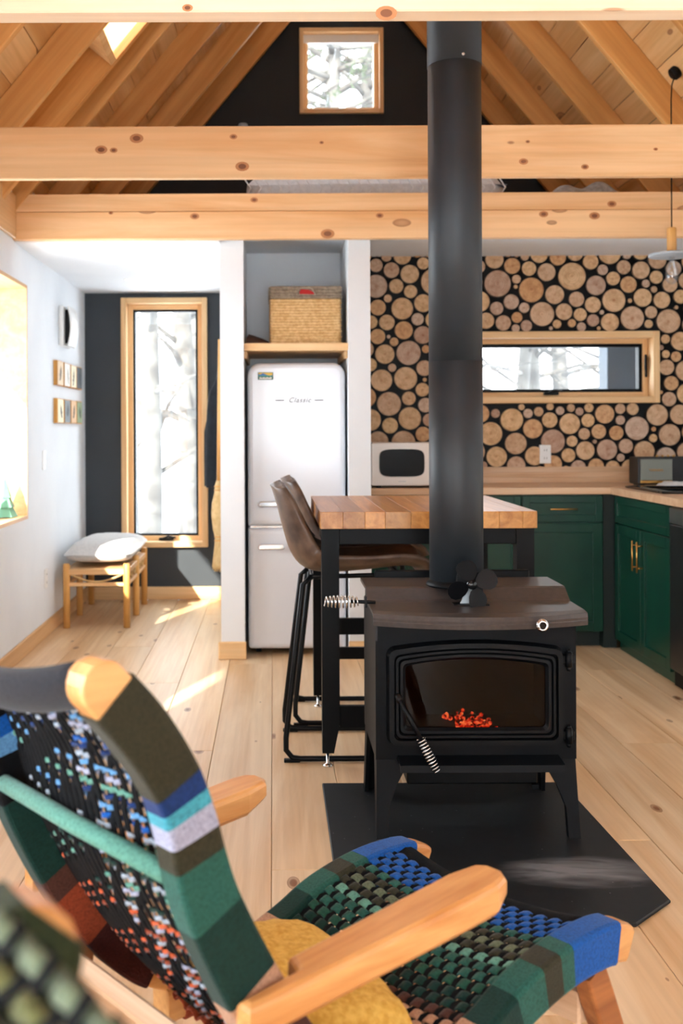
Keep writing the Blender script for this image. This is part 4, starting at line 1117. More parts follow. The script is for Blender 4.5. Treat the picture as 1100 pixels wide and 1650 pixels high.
for x in (bl0+.02, bl1-.022):
    mb = MB(); pts = [(x, bb0+.04+(bb1-bb0-.08)*k/24, .35-.06*abs(math.sin(k*PI/4))) for k in range(25)]; mb.tube(pts, .006, 6); obj('rope', mb, 'straw', bn)
mb = MB(); pts = [(bl0+.04+(bl1-bl0-.08)*k/12, bb0+.02, .34-.05*math.sin(PI*k/12)) for k in range(13)]; mb.tube(pts, .006, 6); obj('rope', mb, 'straw', bn)
# cushion: puffy pad
def pillow(mb, x0, x1, y0, y1, z0, h, n=12, p=3.0, wob=.004, seed=1):
    rg = random.Random(seed); top = []; bot = []
    for j in range(n+1):
        for i in range(n+1):
            u = -1+2*i/n; v = -1+2*j/n; e = max(0, (1-abs(u)**p))*max(0, (1-abs(v)**p)); e = e**.4
            x = (x0+x1)/2+(x1-x0)/2*u*(1-.03*v*v); y = (y0+y1)/2+(y1-y0)/2*v*(1-.03*u*u)
            w_ = rg.uniform(-wob, wob)*e
            top.append((x, y, z0+h*.42+h*.58*e+w_)); bot.append((x, y, z0+h*.42-h*.42*min(1, e*1.3)))
    k = n+1; fs = []
    for j in range(n):
        for i in range(n):
            a = j*k+i; fs.append((a, a+1, a+k+1, a+k)); fs.append((k*k+a, k*k+a+k, k*k+a+k+1, k*k+a+1))
    for i in range(n):
        fs.append((i, k*k+i, k*k+i+1, i+1)); a = n*k+i; fs.append((a, a+1, k*k+a+1, k*k+a)); a = i*k; fs.append((a, a+k, k*k+a+k, k*k+a)); a = i*k+n; fs.append((a, k*k+a, k*k+a+k, a+k))
    mb.add(top+bot, fs, True)
mb = MB(); pillow(mb, bl0-.005, bl1+.008, bb0-.005, bb1+.01, .4055, .125, 14, 3.5)
tag(obj('bench_cushion', mb, 'linen_cushion'), 'pale grey linen cushion lying on the pine bench', 'cushion')
# broom hanging on the partition
o = empty('broom', (-.33, 6.5, .4)); tag(o, 'natural straw broom with long wooden handle hanging on partition', 'broom')
bxx, byy = -.337, 6.5
mb = MB(); mb.tube([(bxx+.012, byy, 1.80), (bxx+.006, byy, 1.4), (bxx, byy, .92)], .0125, 12); obj('handle', mb, 'bench_pine', o)
mb = MB(); mb.lathe([(.016, .93), (.024, .9), (.026, .86), (.043, .79), (.047, .72), (.037, .63), (.026, .585), (.025, .56), (.034, .48), (.043, .4), (.036, .392)], (bxx-.0, byy, 0), 20); br_ = obj('straw_head', mb, 'straw', o)
rb_ = random.Random(6); mb = MB()
for k in range(70):
    a = rb_.uniform(0, 6.28); q = rb_.uniform(.5, 1); mb.tube([(bxx+.026*q*math.cos(a), byy+.026*q*math.sin(a), .56), (bxx+.045*q*math.cos(a), byy+.045*q*math.sin(a), rb_.uniform(.37, .4))], .0022, 4, False)
tag(obj('bristles', mb, 'straw', br_), None, None, None, 'stuff')
for z in (.895, .872, .585, .562):
    mb = MB(); mb.tube([(bxx+.027*math.cos(2*PI*k/16), byy+.027*math.sin(2*PI*k/16), z) for k in range(16)], .003, 6, True, True); obj('binding', mb, 'tile_wood', br_)
mb = MB(); mb.tube([(bxx+.013, byy, 1.79), (bxx+.03, byy, 1.81), (-.29, byy, 1.80)], .003, 6); obj('hanging_loop', mb, 'brown_bag', o)
# dark coat hanging behind the broom
o = empty('coat', (-.36, 7.1, .85)); tag(o, 'black coat hanging on partition hook behind the broom', 'coat')
mb = MB(); ls = []
rc = random.Random(8)
for j in range(15):
    v = j/14; z = 1.72-.84*v; wd = .07+.1*min(1, v*2.2); dp = .03+.055*min(1, v*1.8); l = []
    for k in range(20):
        a = 2*PI*k/20; f_ = 1+.10*math.sin(5*a+v*2)+.05*math.sin(9*a)
        l.append((-.29-dp*f_-.0+dp*.95*math.cos(a)*f_*.98, 7.1+wd*math.sin(a)*f_, z+.01*math.sin(3*a)))
    ls.append(l)
mb.loops(ls, True, True, True); obj('body', mb, 'coat', o)
mb = MB(); mb.tube(smooth_pts([(-.33, 6.99, 1.62), (-.385, 6.95, 1.45), (-.40, 6.94, 1.2), (-.405, 6.93, .93), (-.4, 6.93, .87)], 5), [.03]*4+[.042]*16+[.04], 12); obj('sleeve', mb, 'coat', o)
mb = MB(); mb.lathe([(.012, -.0), (.012, .02), (.02, .03), (.02, .036)], (-.289, 7.1, 1.74), 12, M=Matrix.Rotation(-PI/2, 4, 'Y')); tag(obj('coat_hook', mb, 'black_metal'), 'small black hook on partition carrying the coat', 'hook')
# art tiles on the left wall
tiles = [[('#d9b98d', '#5a3a20', 'tan'), ('#ece6da', '#b9b0a0', 'white'), ('#efe3c2', '#6a5a40', 'cream'), ('#4e565c', '#22282c', 'slate grey')],
         [('#eddcae', '#54483a', 'pale yellow'), ('#6c7272', '#2f3434', 'mid grey'), ('#dfb586', '#5b3c26', 'peach'), ('#8e9c78', '#23291f', 'sage green')]]
ty = (6.63, 6.855, 7.075, 7.285)
for r in range(2):
    z0 = (1.53, 1.29)[r]
    for k in range(4):
        bg_, fg_, nm = tiles[r][k]; mn = 'tile_face_%d%d' % (r, k); base(mn, bg_, .6); base(mn+'_ink', fg_, .6)
        o = empty('art_tile', (LX+.012, ty[k]+.095, z0)); tag(o, '%s wooden art tile in the %s row on the left wall' % (nm, ('upper', 'lower')[r]), 'art tile', 'art tiles on the left wall')
        mb = MB(); mb.box(LX+.0005, LX+.026, ty[k], ty[k]+.19, z0, z0+.157, .002); obj('block', mb, 'tile_wood', o)
        mb = MB(); mb.box(LX+.026, LX+.028, ty[k]+.006, ty[k]+.184, z0+.006, z0+.151); fc = obj('printed_face', mb, mn, o)
        yc, zc = ty[k]+.1, z0+.075; rr = random.Random(r*4+k); mb = MB()
        ax = rr.uniform(.4, 2.6)
        for q in range(5):    # small leafy sprig print
            a = ax+(q-2)*.5; L_ = .045+.012*rr.random(); c_, s_ = math.cos(a), math.sin(a)
            pl = [(yc, zc-.03), (yc+c_*L_*.5-s_*.011, zc-.03+s_*L_*.5*1.6+c_*.011), (yc+c_*L_, zc-.03+s_*L_*1.6), (yc+c_*L_*.5+s_*.011, zc-.03+s_*L_*.5*1.6-c_*.011)]
            mb.prism(pl, LX+.028, LX+.0286, 'YZ')
        obj('sprig_print', mb, mn+'_ink', fc)
# round wall vent
o = empty('wall_vent', (LX, 6.93, 1.92)); tag(o, 'white wall vent with curved front cover above the art tiles', 'vent')
mb = MB(); mb.box(LX+.0005, LX+.03, 6.8, 7.06, 1.79, 2.05, .006); obj('back_plate', mb, 'white_plastic', o)
mb = MB(); mb.box(LX+.03, LX+.05, 6.86, 7.0, 1.81, 2.03); obj('dark_gap', mb, 'black_paint', o)
mb = MB(); ls = []
for k in range(9):
    v = -1+2*k/8; zz = 1.92+.128*v; xo = LX+.062+.022*(1-v*v)
    ls.append([(xo-.012, 6.815, zz), (xo, 6.815, zz), (xo+.004, 6.93, zz), (xo, 7.045, zz), (xo-.012, 7.045, zz)])
mb.loops(ls, True, True); obj('front_cover', mb, 'white_plastic', o)
# little faceted trees on the recess sill
base('tree_green', '#6fa386', .5); base('tree_teal', '#5f98a8', .5); base('tree_navy', '#3c5a78', .5); base('tree_dark', '#3d5348', .5)
def facet_tree(x, y, z, h, r, mats, label, rot):
    o = empty('tree_ornament', (x, y, z), 0); tag(o, label, 'ornament', 'faceted tree ornaments on the recess sill')
    for t_ in range(4):
        z0 = z+.0005+h*(.02+.22*t_); z1 = z0+h*(.34 if t_ < 3 else .32); r0 = r*(1-.21*t_); r1 = r0*.42 if t_ < 3 else .001
        mb = MB(); mb.lathe([(r0, z0), (r0*.96, z0+h*.02), (r1, z1)], (x, y, 0), 6, False, Matrix.Rotation(rot+t_*.15, 4, 'Z'))
        obj('tier', mb, mats[t_ % len(mats)], o)
facet_tree(-1.475, 5.78, .767, .235, .075, ['tree_green', 'tree_green', 'tree_green', 'tree_green'], 'tall green faceted paper tree on window recess sill', .3)
facet_tree(-1.51, 5.60, .767, .17, .06, ['tree_navy', 'tree_teal', 'tree_teal', 'tree_teal'], 'shorter blue faceted paper tree on window recess sill', .1)

# ================================================================== LOFT AND LAMPS
o = empty('loft_bed', (.5, 6.7, 2.46)); tag(o, 'bed with white patterned quilt in the sleeping loft', 'bed')
mb = MB(); mb.box(-.14, 1.28, 5.83, 7.6, 2.461, 2.52); obj('base', mb, 'trim_pine_x', o)
mb = MB(); pillow(mb, -.16, 1.32, 5.80, 7.65, 2.5, .22, 20, 8, .004, 3); q_ = obj('quilted_mattress', mb, 'quilt', o)
mb = MB()
for k in range(26):      # raised chevron stitching on the front of the quilt
    x = -.13+1.40*k/25; mb.tube([(x-.02, 5.803, 2.52), (x+.012, 5.8, 2.57), (x-.02, 5.803, 2.62)], .004, 5)
tag(obj('stitching', mb, 'quilt', q_), None, None, None, 'stuff')
mb = MB(); ls = []
for k in range(21):
    u = k/20; x = 1.53+.42*u; h = .03+.055*math.sin(PI*u)**.6*(.75+.25*math.sin(u*11)); l = []
    for j in range(12):
        a = 2*PI*j/12; l.append((x, 5.88+.1*math.cos(a)*(1+.1*math.sin(u*7)), 2.4605+h+(h-.001)*math.sin(a)))
    ls.append(l)
mb.loops(ls, True, True, True); tag(obj('folded_blanket', mb, 'blanket_grey'), 'crumpled grey blanket on the loft floor right of the bed', 'blanket')
o = empty('wall_sconce', (-.208, 7.74, 3.42)); tag(o, 'small beige cylinder sconce on the black gable wall', 'sconce')
mb = MB(); mb.lathe([(.03, 3.34), (.034, 3.345), (.034, 3.462), (.03, 3.472), (.012, 3.475)], (-.21, 7.69, 0), 20); obj('shade', mb, 'shade_grey', o)
mb = MB(); mb.box(-.225, -.195, 7.72, 7.7495, 3.37, 3.42, .003); obj('bracket', mb, 'black_metal', o)
# pendant lamp over the right worktop
pxx, pyy = 2.062, 5.45
o = empty('pendant_lamp', (pxx, pyy, 1.98)); tag(o, 'pendant lamp with wooden holder, grey disc shade and bare bulb', 'pendant lamp')
zc = zroof(pxx)-.01-.02
nrm = Vector((-math.sin(ANG), 0, -math.cos(ANG)))
mb = MB(); mb.lathe([(.034, 0), (.034, .026), (.028, .032)], (pxx+.03, pyy, zroof(pxx+.03)-.012), 20, M=nrm.to_track_quat('Z', 'Y').to_matrix().to_4x4()); obj('canopy', mb, 'black_paint', o)
z_can = zroof(pxx+.03)-.04
mb = MB(); mb.tube([(pxx+.018, pyy, z_can), (pxx+.004, pyy, z_can-.04), (pxx, pyy, z_can-.12), (pxx, pyy, 2.26)], .0035, 6); obj('cord', mb, 'black_paint', o)
mb = MB(); mb.lathe([(.02, 2.135), (.024, 2.137), (.024, 2.272), (.02, 2.276), (.004, 2.277)], (pxx, pyy, 0), 20); obj('holder', mb, 'bench_pine', o)
mb = MB(); mb.lathe([(.02, 2.126), (.112, 2.128), (.116, 2.131), (.116, 2.139), (.112, 2.142), (.02, 2.142)], (pxx, pyy, 0), 36); obj('disc_shade', mb, 'shade_grey', o)
mb = MB(); mb.lathe([(.014, 2.126), (.015, 2.10), (.027, 2.065), (.034, 2.035), (.03, 2.005), (.016, 1.988), (.003, 1.984)], (pxx, pyy, 0), 24); b_ = obj('bulb', mb, 'bulb_clear', o)
mb = MB(); mb.tube([(pxx+.008*math.cos(k*2.2), pyy+.008*math.sin(k*2.2), 2.095-.006*k) for k in range(13)], .0016, 5); obj('filament', mb, 'brass', b_)

# ================================================================== WOVEN LOUNGE CHAIRS
YC = {'black': '#0c0c0f', 'charcoal': '#26262b', 'blue': '#0c4f9c', 'lightblue': '#5a8cba', 'navy': '#142f63', 'lilac': '#9a9cb2', 'olive': '#2f2d1f', 'sage': '#5d6650',
      'teal': '#24554b', 'lteal': '#5c8f80', 'dgreen': '#0b2f29', 'ggreen': '#1d4a3b', 'tan': '#b0856a', 'rust': '#8a3a1f', 'orange': '#c4552c', 'dred': '#3c1210', 'brown': '#4a2a22', 'white': '#9aa3b0',
      'moss': '#565632', 'fern': '#2f3a26', 'aqua': '#3f93a6'}
for k, v in YC.items(): yarn('yarn_'+k, v)
def bar_loops(path, wid, y0, y1, ch=.25, grow=0.0):
    """path of (u,z) with full widths, extruded between y0 and y1, chamfered section"""
    P = [Vector(p) for p in path]; ls = []
    for i, p in enumerate(P):
        t_ = (P[min(i+1, len(P)-1)]-P[max(i-1, 0)]).normalized(); n_ = Vector((-t_.y, t_.x)); h = wid[i]/2+grow; c = min(h, (y1-y0)/2)*ch
        a, b = y0-grow, y1+grow; l = []
        for (s_, yy) in ((-h, a+c), (-h+c*.3, a+c*.3), (-h+c, a), (h-c, a), (h-c*.3, a+c*.3), (h, a+c), (h, b-c), (h-c*.3, b-c*.3), (h-c, b), (-h+c, b), (-h+c*.3, b-c*.3), (-h, b-c)):
            q = p+n_*s_; l.append((q.x, yy, q.y))
        ls.append(l)
    return ls
def resample(pts, wid, n):
    P = smooth_pts([(p[0], p[1], w_) for p, w_ in zip(pts, wid)], 12)
    d = [0]
    for i in range(1, len(P)): d.append(d[-1]+math.hypot(P[i].x-P[i-1].x, P[i].y-P[i-1].y))
    out = []; j = 0
    for k in range(n+1):
        s_ = d[-1]*k/n
        while j < len(d)-2 and d[j+1] < s_: j += 1
        f_ = (s_-d[j])/max(1e-9, d[j+1]-d[j]); q = P[j].lerp(P[j+1], min(1, f_)); out.append(q)
    return [(q.x, q.y) for q in out], [q.z for q in out]
def ribbon(mb, pts, nrm, side, w_, th):
    ls = []
    for p, n_, s_ in zip(pts, nrm, side): ls.append([p-s_*w_/2, p+n_*th-s_*w_*.3, p+n_*th+s_*w_*.3, p+s_*w_/2, p-n_*th*.6])
    mb.loops(ls, True, True, True)
def make_chair(label, group, loc, rz, pal):
    ch = empty('lounge_chair', loc, rz); tag(ch, label, 'chair', group)
    def O(name, mb, mat, par=ch): return obj(name, mb, mat, par, True)
    # ---- back posts
    pc = [(-.05, .325), (-.13, .375), (-.205, .455), (-.272, .556), (-.333, .672), (-.355, .735), (-.368, .785), (-.392, .845), (-.438, .912), (-.503, .984)]
    pw = [.06, .066, .07, .074, .07, .066, .062, .06, .062, .058]
    path, wid = resample(pc, pw, 140)
    acc = 0.0
    for i in range(len(path)-1, 0, -1):
        r_ = .03
        if acc < r_: wid[i] = 2*math.sqrt(max(1e-6, r_*r_-(r_-acc-.0008)**2))
        acc += math.hypot(path[i][0]-path[i-1][0], path[i][1]-path[i-1][1])
    def zi(z): return min(range(len(path)), key=lambda i: abs(path[i][1]-z))
    for side in (1, -1):                                     # +1 = sitter's left, local +Y
        y0, y1 = (.213, .25) if side > 0 else (-.25, -.213)
        mb = MB(); mb.loops(bar_loops(path, wid, y0, y1, .22)); post = O('back_post', mb, 'chair_teak')
        # rounded cap continues the tip
        zs = pal['left' if side > 0 else 'right']
        for (za, zb, cn) in zs:
            ia, ib = zi(za), zi(zb)
            if ib-ia < 1: ib = ia+1
            mb = MB(); mb.loops(bar_loops(path[ia:ib+1], wid[ia:ib+1], y0, y1, .32, .0032)); O('yarn_wrap', mb, 'yarn_'+cn, post)
    # ---- crest bar between the posts
    crest = []
    for k in range(25):
        v = -1+2*k/24; crest.append(Vector((-.478-.030*(1-v*v), .213*v, .962-.034*(1-v*v))))
    cw = None
    for (a, b, cn) in pal['crest']:
        mb = MB(); ls = []
        for p in crest[a:b+1]:
            kr = pal.get('crest_r', 1.0); ls.append([(p.x+(.026*math.cos(q)-.012*math.sin(q))*kr, p.y, p.z+.028*kr*math.sin(q)) for q in [2*PI*i/14 for i in range(14)]])
        mb.loops(ls, True, True, True)
        if cw is None: cw = O('crest_bar', mb, 'yarn_'+cn)
        else: O('yarn_wrap', mb, 'yarn_'+cn, cw)
    # ---- rod behind the weave
    mb = MB(); mb.tube([(-.378, -.214, .722), (-.382, 0, .722), (-.378, .214, .722)], .0125, 12); O('back_rod', mb, 'yarn_'+pal['rod'])
    # ---- back weave: weft strips in rows, black warp cords
    bw = empty('back_weave'); bw.parent = ch
    i0, i1 = zi(.36), zi(.975 if pal.get('plain') else .935); nrow = 46; ncol = 26
    def bsurf(s_, y):
        f_ = i0+(i1-i0)*s_; i = min(int(f_), len(path)-2); q = Vector(path[i]).lerp(Vector(path[i+1]), f_-i); t_ = (Vector(path[i+1])-Vector(path[i])).normalized()
        n_ = Vector((-t_.y, 0, t_.x)); n_ = n_ if n_.x < 0 else -n_    # backwards
        p = Vector((q.x, y, q.y))-n_*(.034 if pal.get('plain') else .012)+n_*.022*(1-(y/.21)**2); return p, n_, Vector((t_.x, 0, t_.y))
    def bover(r, c):
        if pal.get('plain'): return (r+c) % 2 == 0
        if c <= 13:      # local +Y is the sitter's left; columns run from right (0) to left
            if 2 <= c <= 11:
                a = abs(c-6.5); return ((r+int(2*a)) % 7) < 3 or (c % 2 == 0 and (r+c) % 4 == 0)
        return (r+2*c) % 4 == 0 and (r*7+c*3) % 5 > 1
    W_ = .2115; rr = random.Random(3)
    for r in range(nrow):
        s_ = (r+.5)/nrow; pts = []; nn = []; sd = []
        for k in range(ncol*2+1):
            y = -W_+2*W_*k/(ncol*2); p, n_, t_ = bsurf(s_, y)
            if k % 2 == 1: am = .0055 if bover(r, k//2) else -.0045
            else: am = .0
            if k in (0, ncol*2): am = 0
            pts.append(p+n_*am); nn.append(n_); sd.append(t_)
        z = pts[0].z; cn = pal['backrow'](r, z)
        mb = MB(); ribbon(mb, pts, nn, sd, .0125 if pal.get('plain') else .0085, .0014); O('weft_strip', mb, 'yarn_'+cn, bw)
    for c in range(ncol):
        y = -W_+2*W_*(c+.5)/ncol; pts = []; nn = []; sd = []
        for k in range(nrow+1):
            p, n_, t_ = bsurf(min(1, k/nrow), y); rw = min(k, nrow-1)
            pts.append(p+n_*(-.003 if bover(rw, c) else .0032)); nn.append(n_); sd.append(Vector((0, 1, 0)))
        mb = MB(); ribbon(mb, pts, nn, sd, .0105 if pal.get('plain') else .0172, .0016); O('warp_cord', mb, 'yarn_black', bw)
    # ---- seat rails
    sc0 = [(-.09, .288), (.0, .291), (.08, .302), (.185, .33), (.27, .36), (.38, .378), (.48, .377), (.53, .366), (.548, .358)]
    sw0 = [.058, .06, .062, .064, .066, .066, .066, .066, .06]
    sp, sw_ = resample(sc0, sw0, 60)
    def ui(u): return min(range(len(sp)), key=lambda i: abs(sp[i][0]-u))
    for side in (1, -1):
        y0, y1 = (.205, .252) if side > 0 else (-.252, -.205)
        mb = MB(); mb.loops(bar_loops(sp, sw_, y0, y1, .35)); rail = O('seat_rail', mb, 'chair_teak')
        for (ua, ub, cn) in pal['seat']:
            ia, ib = ui(ua), ui(ub); mb = MB(); mb.loops(bar_loops(sp[ia:ib+1], sw_[ia:ib+1], y0, y1, .35, .0032)); O('yarn_wrap', mb, 'yarn_'+cn, rail)
    # front bar
    mb = MB(); ls = []
    for k in range(17):
        v = -1+2*k/16; ls.append([(.478-.012*(1-v*v)+.034*math.cos(q), .206*v, .386-.018*(1-v*v)+.022*math.sin(q)) for q in [2*PI*i/12 for i in range(12)]])
    mb.loops(ls, True, True, True); O('front_bar', mb, 'yarn_'+pal['front'])
    # ---- seat weave
    swv = empty('seat_weave'); swv.parent = ch
    nrow2 = 27; ncol2 = 28; U0, U1 = -.085, .455
    def ssurf(u, y):
        i = ui(u); h = sp[i][1]+sw_[i]/2
        # interpolate height
        j = min(i+1, len(sp)-1); k_ = max(i-1, 0)
        sl_ = (sp[j][1]-sp[k_][1])/max(1e-6, sp[j][0]-sp[k_][0]); z = h+(u-sp[i][0])*sl_
        n_ = Vector((-sl_, 0, 1)).normalized()
        sag = .006+.020*(1-(y/.206)**2)
        return Vector((u, y, z-sag)), n_, Vector((1, 0, sl_)).normalized()
    def flat(mb, pts, nrm, side, w_, th):
        mb.loops([[p-s_*w_*.5-n_*th*.3, p-s_*w_*.46+n_*th*.6, p-s_*w_*.3+n_*th, p+s_*w_*.3+n_*th, p+s_*w_*.46+n_*th*.6, p+s_*w_*.5-n_*th*.3, p-n_*th*.6] for p, n_, s_ in zip(pts, nrm, side)], True, True, True)
    pr, pcl = (U1-U0)/nrow2, .412/ncol2
    for r in range(nrow2):
        u = U0+pr*(r+.5); pts = []; nn = []; sd = []
        for c in range(ncol2):
            up = (r+c) % 2 == 0
            for f_ in ((.0, .3, .5, .7) if up else (.12, .3, .7, .88)):
                y = -.206+pcl*(c+f_); p, n_, t_ = ssurf(u, y)
                am = (.0012, .0026, .0030, .0026)[(0, .3, .5, .7).index(f_)] if up else (.0006 if f_ in (.12, .88) else -.0052)
                pts.append(p+n_*am); nn.append(n_); sd.append(t_)
        mb = MB(); flat(mb, pts, nn, sd, pr*.94, .0022); O('weft_strip', mb, 'yarn_'+pal['seatrow'](r, u), swv)
    for c in range(ncol2):
        y = -.206+pcl*(c+.5); pts = []; nn = []; sd = []
        for k in range(nrow2):
            u = U0+pr*(k+.5); p, n_, t_ = ssurf(u, y); up = (k+c) % 2 == 0
            pts.append(p+n_*(-.005 if up else .0022)); nn.append(n_); sd.append(Vector((0, 1, 0)))
            if k < nrow2-1:
                p, n_, t_ = ssurf(u+pr*.5, y); pts.append(p-n_*.0016); nn.append(n_); sd.append(Vector((0, 1, 0)))
        mb = MB(); flat(mb, pts, nn, sd, pcl*.72, .0018); O('warp_cord', mb, 'yarn_black', swv)
    # ---- arms
    for side in (1, -1):
        out = []
        ol = [(-.31, .2545), (-.31, .28), (-.18, .288), (-.02, .298), (.08, .304), (.12, .305), (.148, .297), (.16, .28), (.16, .255), (.148, .238), (.10, .228), (-.05, .226), (-.205, .226), (-.215, .2545)]
        def zt(u): return .571+.075*(u+.27)
        ls = []
        for (ins, dz) in ((.006, -.046), (0, -.038), (0, -.008), (.003, -.003), (.008, 0)):
            pl = inset(ol, ins) if ins else ol
            ls.append([(u, y*side, zt(u)+dz+(.012 if dz < -.03 and u > .12 else 0)) for u, y in pl])
        mb = MB(); mb.loops(ls); O('armrest', mb, 'chair_teak')
    # ---- legs and cross bars
    for side in (1, -1):
        y0, y1 = (.219, .244) if side > 0 else (-.244, -.219)
        mb = MB(); mb.loops(bar_loops([(-.30, .001), (-.275, .2), (-.245, .40), (-.235, .47)], [.034, .038, .042, .04], y0, y1, .3)); O('rear_leg', mb, 'chair_teak_dark')
        y0, y1 = (.212, .246) if side > 0 else (-.246, -.212)
        mb = MB(); mb.loops(bar_loops([(.60, .001), (.545, .15), (.48, .285), (.455, .342)], [.042, .05, .056, .05], y0, y1, .3)); O('front_leg', mb, 'chair_teak_dark')
    mb = MB(); Mx = Matrix.Translation((-.268, 0, .41)) @ Matrix.Rotation(math.radians(-30), 4, 'Y')
    mb.box(-.015, .015, -.218, .218, -.05, .05, .004, Mx); O('rear_cross_bar', mb, 'chair_teak_pale')
    mb = MB(); mb.box(.455, .485, -.211, .211, .235, .295, .004); O('front_cross_bar', mb, 'chair_teak_pale')
    return ch
seat_b = [(-.06, .08, 'rust'), (.08, .165, 'tan'), (.165, .235, 'dgreen'), (.235, .30, 'teal'), (.30, .35, 'olive'), (.35, .372, 'teal'), (.372, .505, 'blue')]
def seatrow(r, u):
    if u > .372: return 'blue'
    if u > .345: return 'lteal' if r % 2 else 'teal'
    if u > .30: return 'olive' if r % 2 else 'sage'
    if u > .235: return 'teal' if r % 3 else 'lteal'
    if u > .165: return 'dgreen' if r % 3 else 'ggreen'
    if u > .08: return 'tan' if r % 3 else 'brown'
    return 'rust'
def backrow(r, z):
    if z > .80: return ('lightblue', 'white', 'navy', 'blue', 'white', 'lilac')[r % 6]
    if z > .70: return ('white', 'blue', 'lightblue', 'navy', 'lteal')[r % 5]
    if z > .62: return ('lteal', 'white', 'dgreen', 'lilac')[r % 4]
    return ('orange', 'white', 'rust', 'lilac')[r % 4]
pal1 = dict(rod='lteal', front='black', seat=seat_b, seatrow=seatrow, backrow=backrow,
    right=[(.36, .53, 'brown'), (.53, .575, 'tan'), (.575, .672, 'dgreen'), (.672, .745, 'teal'), (.745, .772, 'olive'), (.772, .802, 'lilac'), (.802, .818, 'aqua'), (.818, .838, 'navy'), (.838, .95, 'olive')],
    left=[(.36, .46, 'dred'), (.46, .535, 'rust'), (.535, .575, 'brown'), (.575, .70, 'dgreen'), (.70, .765, 'black'), (.765, .795, 'lightblue'), (.795, .82, 'blue'), (.82, .95, 'black')],
    crest=[(0, 15, 'charcoal'), (15, 18, 'blue'), (18, 20, 'white'), (20, 24, 'charcoal')])
RZ = math.atan2(.647, .763)
make_chair('woven lounge chair with blue and green bands and teak arms facing the stove', 'woven lounge chairs', (.026, 1.639, 0), RZ, pal1)
def moss(r, z): return ('moss', 'sage', 'moss', 'olive')[r % 4]
pal2 = dict(crest_r=.45, rod='fern', front='black', plain=True, seat=[(-.06, .2, 'moss'), (.2, .505, 'olive')], seatrow=moss, backrow=moss,
    right=[(.36, .7, 'olive'), (.7, .98, 'fern')], left=[(.36, .7, 'olive'), (.7, .98, 'fern')], crest=[(0, 24, 'fern')])
C2 = (-.41, .1); R2 = math.atan2(-.56, -.83)
make_chair('woven lounge chair with olive green weave, cut off at the lower left corner', 'woven lounge chairs', (C2[0], C2[1], 0), R2, pal2)
# mustard cushion on the rear of the seat
mb = MB(); pillow(mb, -.10, .17, -.185, .185, -.02, .085, 16, 5, .003, 5)
o = bpy.data.objects.new('seat_cushion', mb.mesh('seat_cushion')); C.objects.link(o); setm(o, 'mustard')
o.matrix_world = Matrix.Translation((.026, 1.639, 0)) @ Matrix.Rotation(RZ, 4, 'Z') @ Matrix.Translation((-.03, .025, .352)) @ Matrix.Rotation(math.radians(-14), 4, 'Z') @ Matrix.Rotation(math.radians(7), 4, 'Y')
tag(o, 'mustard yellow boucle cushion on the seat of the woven lounge chair', 'cushion')

# ================================================================== OUTSIDE
mb = MB(); mb.box(-30, 30, -30, 45, -.62, -.5); tag(obj('snowy_ground', mb, 'snow'), 'snow covered ground outside the windows', 'ground', None, 'structure')
def tree(x, y, h, r, lean, seed, label, mat='bark', needles=0, z0=-.5, br=14, bl=1.6, lo=.15):
    rg = random.Random(seed); o = empty('bare_tree' if not needles else 'pine_tree', (x, y, z0)); tag(o, label, 'tree', 'trees outside the windows')
    pts = []
    for k in range(9):
        u = k/8; pts.append((x+lean*h*u+.06*math.sin(u*5+seed), y+.05*math.cos(u*4+seed), z0+.001+h*u))
    mb = MB(); mb.tube(pts, [r*(1-.65*k/8) for k in range(9)], 10); obj('trunk', mb, mat, o)
    nb = MB(); lf = MB()
    for k in range(br):
        u = lo+(1-lo-.05)*k/br; i = min(int(u*8), 7); p = Vector(pts[i]).lerp(Vector(pts[i+1]), u*8-i); a = rg.uniform(0, 6.28); l = bl*rg.uniform(.5, 1.1)*(1-.5*u)
        d = Vector((math.cos(a), math.sin(a)*.6, rg.uniform(-.1, .55))).normalized()
        q = [p, p+d*l*.5+Vector((0, 0, .05)), p+d*l+Vector((0, 0, rg.uniform(-.15, .25)))]
        nb.tube(q, [r*.28, r*.2, r*.07], 6)
        for s_ in range(3):
            b = p+d*l*rg.uniform(.35, .95); e = b+Vector((rg.uniform(-1, 1), rg.uniform(-.5, .5), rg.uniform(-.4, .6)))*l*.35
            nb.tube([b, (b+e)/2+Vector((0, 0, .03)), e], [r*.1, r*.08, r*.04], 5)
            for _ in range(needles):
                c = b.lerp(e, rg.random())+Vector((rg.gauss(0, .08), rg.gauss(0, .08), rg.gauss(0, .05))); w_ = Vector((rg.gauss(0, 1), rg.gauss(0, 1), rg.gauss(0, .6))).normalized()*.07; n_ = w_.orthogonal().normalized()*.012
                lf.add([c-w_, c+n_, c+w_, c-n_], [(0, 1, 2, 3)])
    tag(obj('branches', nb, mat, o), None, None, None, 'stuff')
    if needles: tag(obj('needles', lf, 'needles', o), None, None, None, 'stuff')
tree(-1.45, 12.0, 8, .13, .012, 1, 'slim grey tree behind the tall window, left of centre', 'bark_white', br=20)
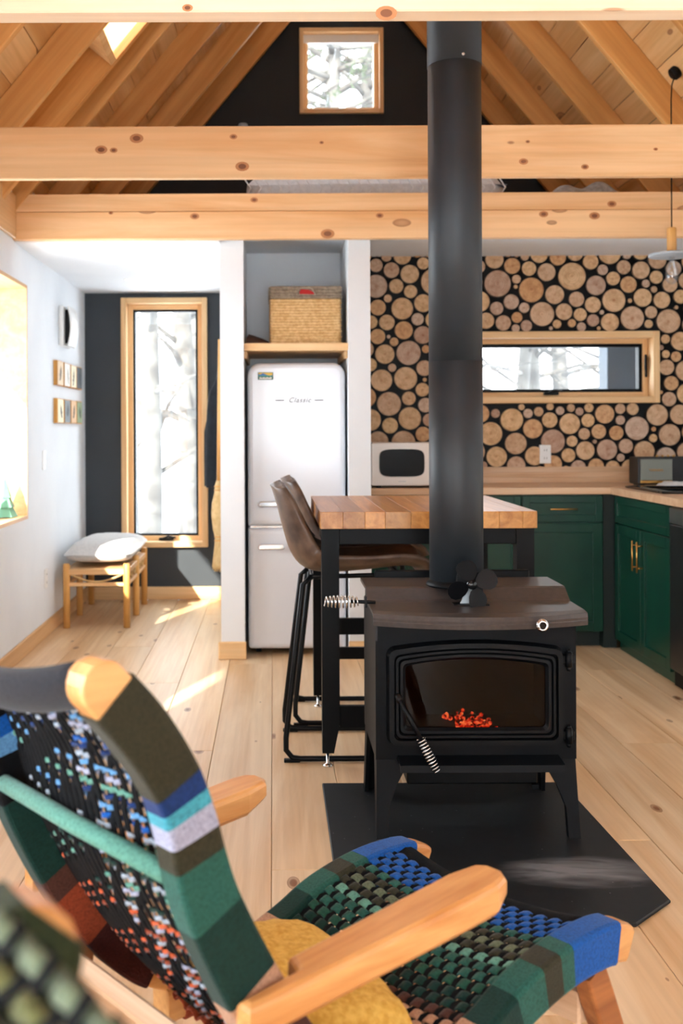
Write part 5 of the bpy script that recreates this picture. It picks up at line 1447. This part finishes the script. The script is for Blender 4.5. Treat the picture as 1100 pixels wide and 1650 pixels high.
tree(-1.02, 13.5, 8, .16, -.03, 2, 'thicker pale tree behind the tall window, right of centre', 'bark_white', br=20)
tree(-2.1, 15.5, 9, .14, .02, 3, 'distant pale tree behind left edge of the tall window', 'bark_white', br=18)
tree(-1.4, 18.0, 9, .18, .03, 4, 'farthest pale tree behind the middle of the tall window', 'bark_white', br=18)
tree(2.65, 11.5, 7, .09, .03, 5, 'thin pale tree behind the slot window next to the pipe', 'bark_white', br=26, bl=2.2)
tree(3.15, 12.5, 7, .11, -.05, 6, 'leaning pale tree behind the middle of the slot window', 'bark_white', br=26, bl=2.2)
tree(3.9, 13.0, 7, .08, .08, 7, 'slanting thin tree behind the slot window near the dark post', 'bark_white', br=26, bl=2.2)
tree(4.4, 16.0, 8, .16, -.02, 8, 'distant pale tree behind right part of the slot window', 'bark_white', br=24, bl=2.4)
tree(.75, 14.0, 10, .15, .015, 9, 'large pine tree behind the square gable window', 'bark_white', 14, br=60, bl=2.0, lo=.35)
tree(1.6, 16.5, 11, .16, -.02, 10, 'second pine tree behind right part of the gable window', 'bark_white', 14, br=60, bl=2.4, lo=.35)
tree(.2, 17.5, 11, .15, .01, 11, 'third pine tree behind left part of the gable window', 'bark_white', 14, br=60, bl=2.4, lo=.35)
# dark post of the outbuilding outside the slot window
o = empty('porch_post', (2.36, 7.2, -.5)); tag(o, 'dark blue timber porch post outside the slot window', 'post')
mb = MB(); mb.box(2.25, 2.46, 7.1, 7.3, -.499, 2.2, .006); obj('shaft', mb, 'siding_blue', o)
mb = MB(); mb.box(2.22, 2.49, 7.07, 7.33, -.499, -.36, .006); obj('foot_block', mb, 'siding_blue', o)

# unseen plank screen, added outside to block sun at the left window
o = empty('sun_screen', (-2.35, -2.75, -.5)); tag(o, 'unseen tall timber screen added to block sun at the left window', 'sun blocker', None, 'structure')
for k in range(9):
    mb = MB(); mb.box(-2.95+.135*k, -2.95+.135*(k+1)-.004, -3.0, -2.5, -.499, 4.0, .004); obj('plank', mb, 'siding_blue', o)
